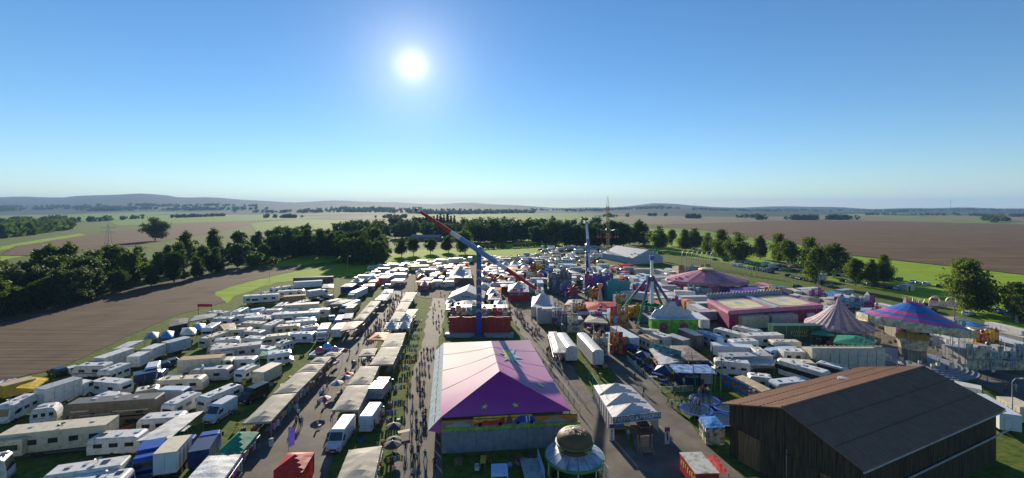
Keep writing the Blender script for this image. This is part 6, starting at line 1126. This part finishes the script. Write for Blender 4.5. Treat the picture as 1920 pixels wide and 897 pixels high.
# small street furniture: lamp posts, a power pylon, a wind turbine, flags
for k, (u, v, t) in enumerate([(505,530,'lamp post on the grass strip left of the far coaches'),(652,510,'lamp post beside the far grass edge'),(1898,800,'curved lamp post at the right edge')]):
    p = P(u, v); o = thing('lamp_post', t, 'lamp', (p.x, p.y, 0)); hh = 8 if k < 2 else 7; b = MB(); b.tube((0, 0, 0), (0, 0, hh), .09, .06); b.tube((0, 0, hh), (.5, 0, hh + .5), .06); b.tube((.5, 0, hh + .5), (1.2, 0, hh + .55), .05); b.build('mast', POLE, o); panel(o, 'lamp_head', (1.4, 0, hh + .5), (.6, .25, .12), CREAM)
p = P(203, 462); o = thing('power_pylon', 'grey lattice power pylon in front of the brown field', 'pylon', (p.x, p.y, 0)); b = MB()
for sx, sy in ((-1, -1), (1, -1), (1, 1), (-1, 1)): b.tube((sx * 2, sy * 2, 0), (sx * .3, sy * .3, 20), .15, .1, 4)
for z in (13, 17): b.tube((-7, 0, z), (7, 0, z), .14, n=4)
for k in range(9): b.tube((-2 + k * .19, -2 + k * .19, k * 2.2), (2 - k * .19, -2 + k * .19, k * 2.2 + 2.2), .07, n=3)
b.build('lattice', POLE, o)
for u, D, hh, t in ((1782,4500,95,'white wind turbine on the right horizon'),(1303,5200,70,'slim mast on the wooded hill')):
    x = (u - 960) / F * D; o = thing('wind_turbine' if hh > 80 else 'radio_mast', t, 'turbine' if hh > 80 else 'mast', (x, D, hz(u, D) - 2)); MB().tube((0, 0, 0), (0, 0, hh), 2.2, 1.2, 8).build('tower', WHITE, o)
    if hh > 80: [MB().tube((0, -3, hh), (38 * math.cos(a), -3, hh + 38 * math.sin(a)), 1.3, .4, 5).build('blade', WHITE, o) for a in (.5, 2.6, 4.7)]
for k, (u, v) in enumerate([(1222,487),(1229,488)]): p = P(u, v); o = thing('flag_pole', f'{("left", "right")[k]} green and white flag by the festival hall', 'flag', (p.x, p.y, 0), .2, None); MB().tube((0, 0, 0), (0, 0, 8), .06).build('pole', POLE, o); panel(o, 'green_half', (.9, 0, 6.9), (1.6, .04, 2.0), CANG); panel(o, 'white_half', (.9, 0, 4.9), (1.6, .04, 2.0), CANW)
for u, v, t, w in ((800,452,'long low brick farm building behind the pasture',30),(940,449,'pale farmhouse among the trees behind the fair',14)):
    p = P(u, v); o = thing('farm_building', t, 'building', (p.x, p.y, 0)); panel(o, 'wall', (0, 0, 2), (w, 8, 4), mat('brick', (.2, .1, .08), .8)); b = MB(); b.add([(-w/2-.5,-4.6,3.9),(w/2+.5,-4.6,3.9),(w/2+.5,0,6.6),(-w/2-.5,0,6.6),(w/2+.5,4.6,3.9),(-w/2-.5,4.6,3.9)], [(0,1,2,3),(3,2,4,5)]); b.build('roof', mat('roof slate', (.25, .25, .26), .6), o)
    for k in range(4): panel(o, 'window', (-w / 2 + w * (k + .5) / 4, -4.02, 2), (1.2, .06, 1.2), GLASS)
rq = random.Random(8); cl = {}
spots = [(u0 + (u1 - u0) * rq.random(), v0 + (v1 - v0) * rq.random(), w_) for (u0, v0, u1, v1, n_, w_) in ((440,860,620,660,26,'by the stalls left of the street'),(640,830,760,640,26,'by the stalls beside the lane'),(110,860,430,725,24,'between the left campers'),(1190,740,1340,650,16,'around the beer garden'),(1340,720,1560,640,14,'between the right campers'),(840,880,1010,868,12,'in the shade before the purple tent'),(1100,720,1150,640,8,'beside the barrel-roofed wagons')) for _ in range(n_)]
for u, v, w_ in spots:
    p = P(u, v); kd = rq.choice(['crate', 'bin', 'barrel', 'folding table', 'chair']); ci = rq.randrange(len(GOODS)); cn = GOODS[ci].name.split()[1]; key = (kd, cn, w_); i = cl.get(key, 0); cl[key] = i + 1; o = thing(kd.replace(' ', '_'), f'{nth(i)} {cn} {kd} {w_}', kd.split()[-1], (p.x, p.y, 0), rq.uniform(0, 3), 'clutter ' + w_); m_ = GOODS[ci]
    if kd == 'crate':
        panel(o, 'base', (0, 0, .05), (.8, .6, .08), m_); [panel(o, 'side_slat', (0, s_ * .29, .2 + .2 * j), (.8, .03, .14), m_) for s_ in (-1, 1) for j in (0, 1)]; [panel(o, 'end_slat', (s_ * .39, 0, .3), (.03, .55, .4), m_) for s_ in (-1, 1)]
    elif kd == 'bin': MB().lathe([(.28, .05), (.34, .95), (.36, 1.0)], 10).build('tub', m_, o); MB().lathe([(.37, 1.0), (.3, 1.1), (.01, 1.14)], 10).build('lid', CH, o)
    elif kd == 'barrel': MB().lathe([(.27, 0), (.32, .3), (.32, .6), (.27, .9), (.01, .9)], 12).build('body', m_, o); MB().lathe([(.33, .28), (.335, .33)], 12).build('hoop', CH, o)
    elif kd == 'chair': panel(o, 'seat', (0, 0, .45), (.48, .48, .05), m_); panel(o, 'backrest', (0, .23, .75), (.48, .05, .5), m_); [panel(o, 'leg', (a * .2, b * .2, .22), (.04, .04, .44), POLE) for a in (-1, 1) for b in (-1, 1)]
    else: panel(o, 'top', (0, 0, .74), (1.8, .75, .04), m_); [panel(o, 'leg', (a * .8, b * .3, .36), (.05, .05, .72), POLE) for a in (-1, 1) for b in (-1, 1)]
# ---------------------------------------------------------------- people
SKIN = mat('skin', (.45, .28, .2), .6); HAIR = [mat('hair ' + n_, c, .7) for n_, c in (('dark', (.03, .02, .015)), ('brown', (.12, .07, .04)), ('blond', (.38, .28, .14)))]
def skin_mesh(pose):
    lf, rf, la, ra, lean = pose
    pts = {'pel': (0, 0, .93, .14, .11), 'bel': (0, lean * .3, 1.1, .145, .105), 'che': (0, lean * .7, 1.32, .165, .115), 'nek': (0, lean, 1.49, .06, .06), 'jaw': (0, lean + .02, 1.58, .075, .085), 'hed': (0, lean + .01, 1.68, .085, .1), 'top': (0, lean, 1.76, .05, .055)}
    ed = [('pel', 'bel'), ('bel', 'che'), ('che', 'nek'), ('nek', 'jaw'), ('jaw', 'hed'), ('hed', 'top')]
    for s_, f_, a_, n_ in ((-1, lf, la, 'l'), (1, rf, ra, 'r')):
        pts.update({n_ + 'hip': (s_ * .1, 0, .86, .095, .1), n_ + 'kne': (s_ * .11, f_ * .45 + .04, .48, .065, .07), n_ + 'ank': (s_ * .11, f_, .1, .045, .05), n_ + 'toe': (s_ * .12, f_ + .15, .045, .045, .035),
                    n_ + 'sho': (s_ * .19, lean, 1.42, .07, .065), n_ + 'elb': (s_ * .27, lean + a_[0], 1.15, .045, .045), n_ + 'wri': (s_ * .27, lean + a_[1], .93 + a_[2], .033, .035), n_ + 'han': (s_ * .265, lean + a_[1] * 1.12 + .02, .85 + a_[2] * 1.15, .045, .03)})
        ed += [('pel', n_ + 'hip'), (n_ + 'hip', n_ + 'kne'), (n_ + 'kne', n_ + 'ank'), (n_ + 'ank', n_ + 'toe'), ('che', n_ + 'sho'), (n_ + 'sho', n_ + 'elb'), (n_ + 'elb', n_ + 'wri'), (n_ + 'wri', n_ + 'han')]
    ks = list(pts); me = bpy.data.meshes.new('person_skeleton'); me.from_pydata([pts[k][:3] for k in ks], [(ks.index(a), ks.index(b)) for a, b in ed], []); o = bpy.data.objects.new('tmp', me); COL.objects.link(o); md = o.modifiers.new('s', 'SKIN')
    for i, k in enumerate(ks): me.skin_vertices[0].data[i].radius = pts[k][3:]; me.skin_vertices[0].data[i].use_root = k == 'pel'
    o.modifiers.new('d', 'SUBSURF').levels = 1
    dg = bpy.context.evaluated_depsgraph_get(); dg.update(); m2 = bpy.data.meshes.new_from_object(o.evaluated_get(dg)); bpy.data.objects.remove(o); m2.name = 'person'; m2.materials.clear()
    for q in (SKIN, GOODS[3], GOODS[2], HAIR[0], BLACKP): m2.materials.append(q)
    for p in m2.polygons:
        x, y, z = p.center; p.use_smooth = True
        p.material_index = 4 if z < .09 else 2 if z < .95 and abs(x) < .225 else 3 if z > 1.7 or (z > 1.56 and y < lean - .02) else 0 if z > 1.49 or (abs(x) > .215 and z < 1.2) else 1
    return m2
POSES = [skin_mesh(p) for p in ((.02, -.02, (-.02, .03, 0), (-.02, .03, 0), 0), (.28, -.26, (-.1, -.12, .02), (.06, .2, .04), .04), (-.3, .24, (.08, .22, .05), (-.1, -.14, .02), .05), (.2, -.2, (.02, .25, .2), (-.06, -.05, 0), .03))]
CL = [('white', (.7, .69, .66)), ('black', (.02, .02, .02)), ('red', (.45, .04, .03)), ('blue', (.06, .14, .4)), ('grey', (.25, .25, .26)), ('navy', (.02, .03, .1)), ('pink', (.55, .22, .3)), ('olive', (.12, .13, .05)), ('light blue', (.3, .45, .6)), ('maroon', (.2, .02, .05)), ('orange', (.65, .2, .05)), ('beige', (.5, .42, .3))]
CLM = {n_: mat('cloth ' + n_, c, .8, scale=8, var=.15) for n_, c in CL}
rp = random.Random(17); PEOPLE = []
def person(u, v, where, shirt=None, trous=None, rz=None, pose=None, z=0.0):
    p = P(u, v, z); PEOPLE.append((p, where, shirt or rp.choice(CL)[0], trous or rp.choice(['navy', 'black', 'blue', 'grey', 'beige', 'black']), rz if rz is not None else rp.choice([0, 3.14]) + rp.gauss(0, .35), rp.choice(POSES[1:]) if pose is None else POSES[pose]))
LN = 'on the lane left of the purple tent'
for x_, y_, s_ in [(400,48,'black'),(421,48,'black'),(348,50,'white'),(357,240,'grey'),(375,270,'maroon'),(401,272,'grey'),(295,262,'pink'),(311,285,'orange'),(291,365,'navy'),(326,365,'maroon'),(350,480,'black'),(395,485,'black'),(380,545,'black'),(352,530,'navy'),(320,470,'grey'),(322,600,'light blue'),(360,600,'navy'),(281,700,'black'),(322,705,'grey'),(366,715,'black'),(410,750,'olive'),(275,440,'black'),(470,800,'black'),(195,790,'pink'),(205,850,'pink'),(320,870,'white')]:
    person(680 + x_ / 3.49, 640 + (y_ + 38) / 3.49, LN, s_)
for u, v in [(812,585),(815,578),(823,572),(828,590),(822,600),(838,575),(845,582),(818,612),(823,619),(832,625),(842,620),(812,602),(850,565),(834,560),(826,555),(843,556),(851,600),(847,631),(835,640)]: person(u, v, 'on the far end of the lane')
for k in range(70): t_ = rp.random(); person(690 + 70 * t_ + rp.gauss(0, 7), 640 - 95 * t_ + rp.gauss(0, 5), 'in the crowd on the market street')
for u, v, s_ in [(606,742,'white'),(613,733,'grey'),(601,748,'light blue'),(559,785,'white'),(566,800,'light blue'),(562,802,'black'),(555,800,'grey'),(700,706,'black'),(668,690,'white'),(648,705,'red'),(640,745,'black'),(655,668,'maroon'),(672,655,'black'),(660,690,'navy')]: person(u, v, 'on the lower market street', s_)
for k in range(40): t_ = rp.random(); person(948 + 60 * t_ + rp.gauss(0, 8), 566 + 70 * t_ + rp.gauss(0, 4), 'on the promenade behind the purple tent')
for k in range(18): person(rp.uniform(1016, 1052), rp.uniform(650, 700), 'at the stalls beside the railing')
for k in range(34): person(rp.uniform(1030, 1130), rp.uniform(545, 600) , 'among the middle rides')
for u, v, s_ in [(1207,740,'grey'),(1190,715,'navy'),(1205,752,'white'),(1252,760,'orange'),(1260,765,'white'),(1272,772,'white'),(1278,760,'pink'),(1150,660,'red'),(1258,838,'grey'),(1178,826,'light blue'),(1265,752,'maroon')]: person(u, v, 'on the cross street', s_)
for u, v, s_ in [(1318,744,'red'),(1312,748,'pink'),(1328,746,'white'),(1304,765,'white'),(1296,763,'light blue'),(1311,770,'olive')]: person(u, v - 4, 'jumping on the trampolines', s_, z=.9, pose=3)
for u, v, s_ in [(1851,722,'pink'),(1886,738,'maroon'),(1862,708,'white'),(1748,700,'red'),(1760,690,'pink'),(1775,700,'blue'),(1735,684,'white'),(1840,745,'black'),(1905,735,'beige'),(1800,690,'black')]: person(u, v, 'near the swing carousel', s_)
for k in range(16): person(rp.uniform(1190, 1290), rp.uniform(668, 735), 'in the beer garden')
for k in range(12): person(rp.uniform(800, 900), rp.uniform(505, 545), 'in the far stall quarter')
for k in range(11):
    u0, v0 = rp.uniform(775, 812), rp.uniform(660, 880)
    for j in range(rp.choice([1, 2, 3])): person(u0 + j * 4.5 + rp.uniform(-1, 1), v0 + rp.uniform(-3, 3), LN, rz=0 if k % 2 else 3.14)
PEOPLE.sort(key=lambda q: q[0].y); cnt = {}
for p, where, s_, t_, rz, me in PEOPLE:
    key = (where, s_); i = cnt.get(key, 0); cnt[key] = i + 1
    o = ob('person', me, None, p, rz); tag(o, f'{"nearest" if i == 0 else nth(i) + " nearest"} person in {s_} top {where}', 'person', 'visitors ' + where); sc_ = rp.uniform(.9, 1.06); o.scale = (sc_, sc_, sc_)
    for k, mm in ((1, CLM[s_]), (2, CLM[t_]), (3, rp.choice(HAIR))): o.material_slots[k].link = 'OBJECT'; o.material_slots[k].material = mm
for k in CARS.values():
    for c in list(k.children):
        for g in list(c.children): bpy.data.objects.remove(g)
        bpy.data.objects.remove(c)
    bpy.data.objects.remove(k)
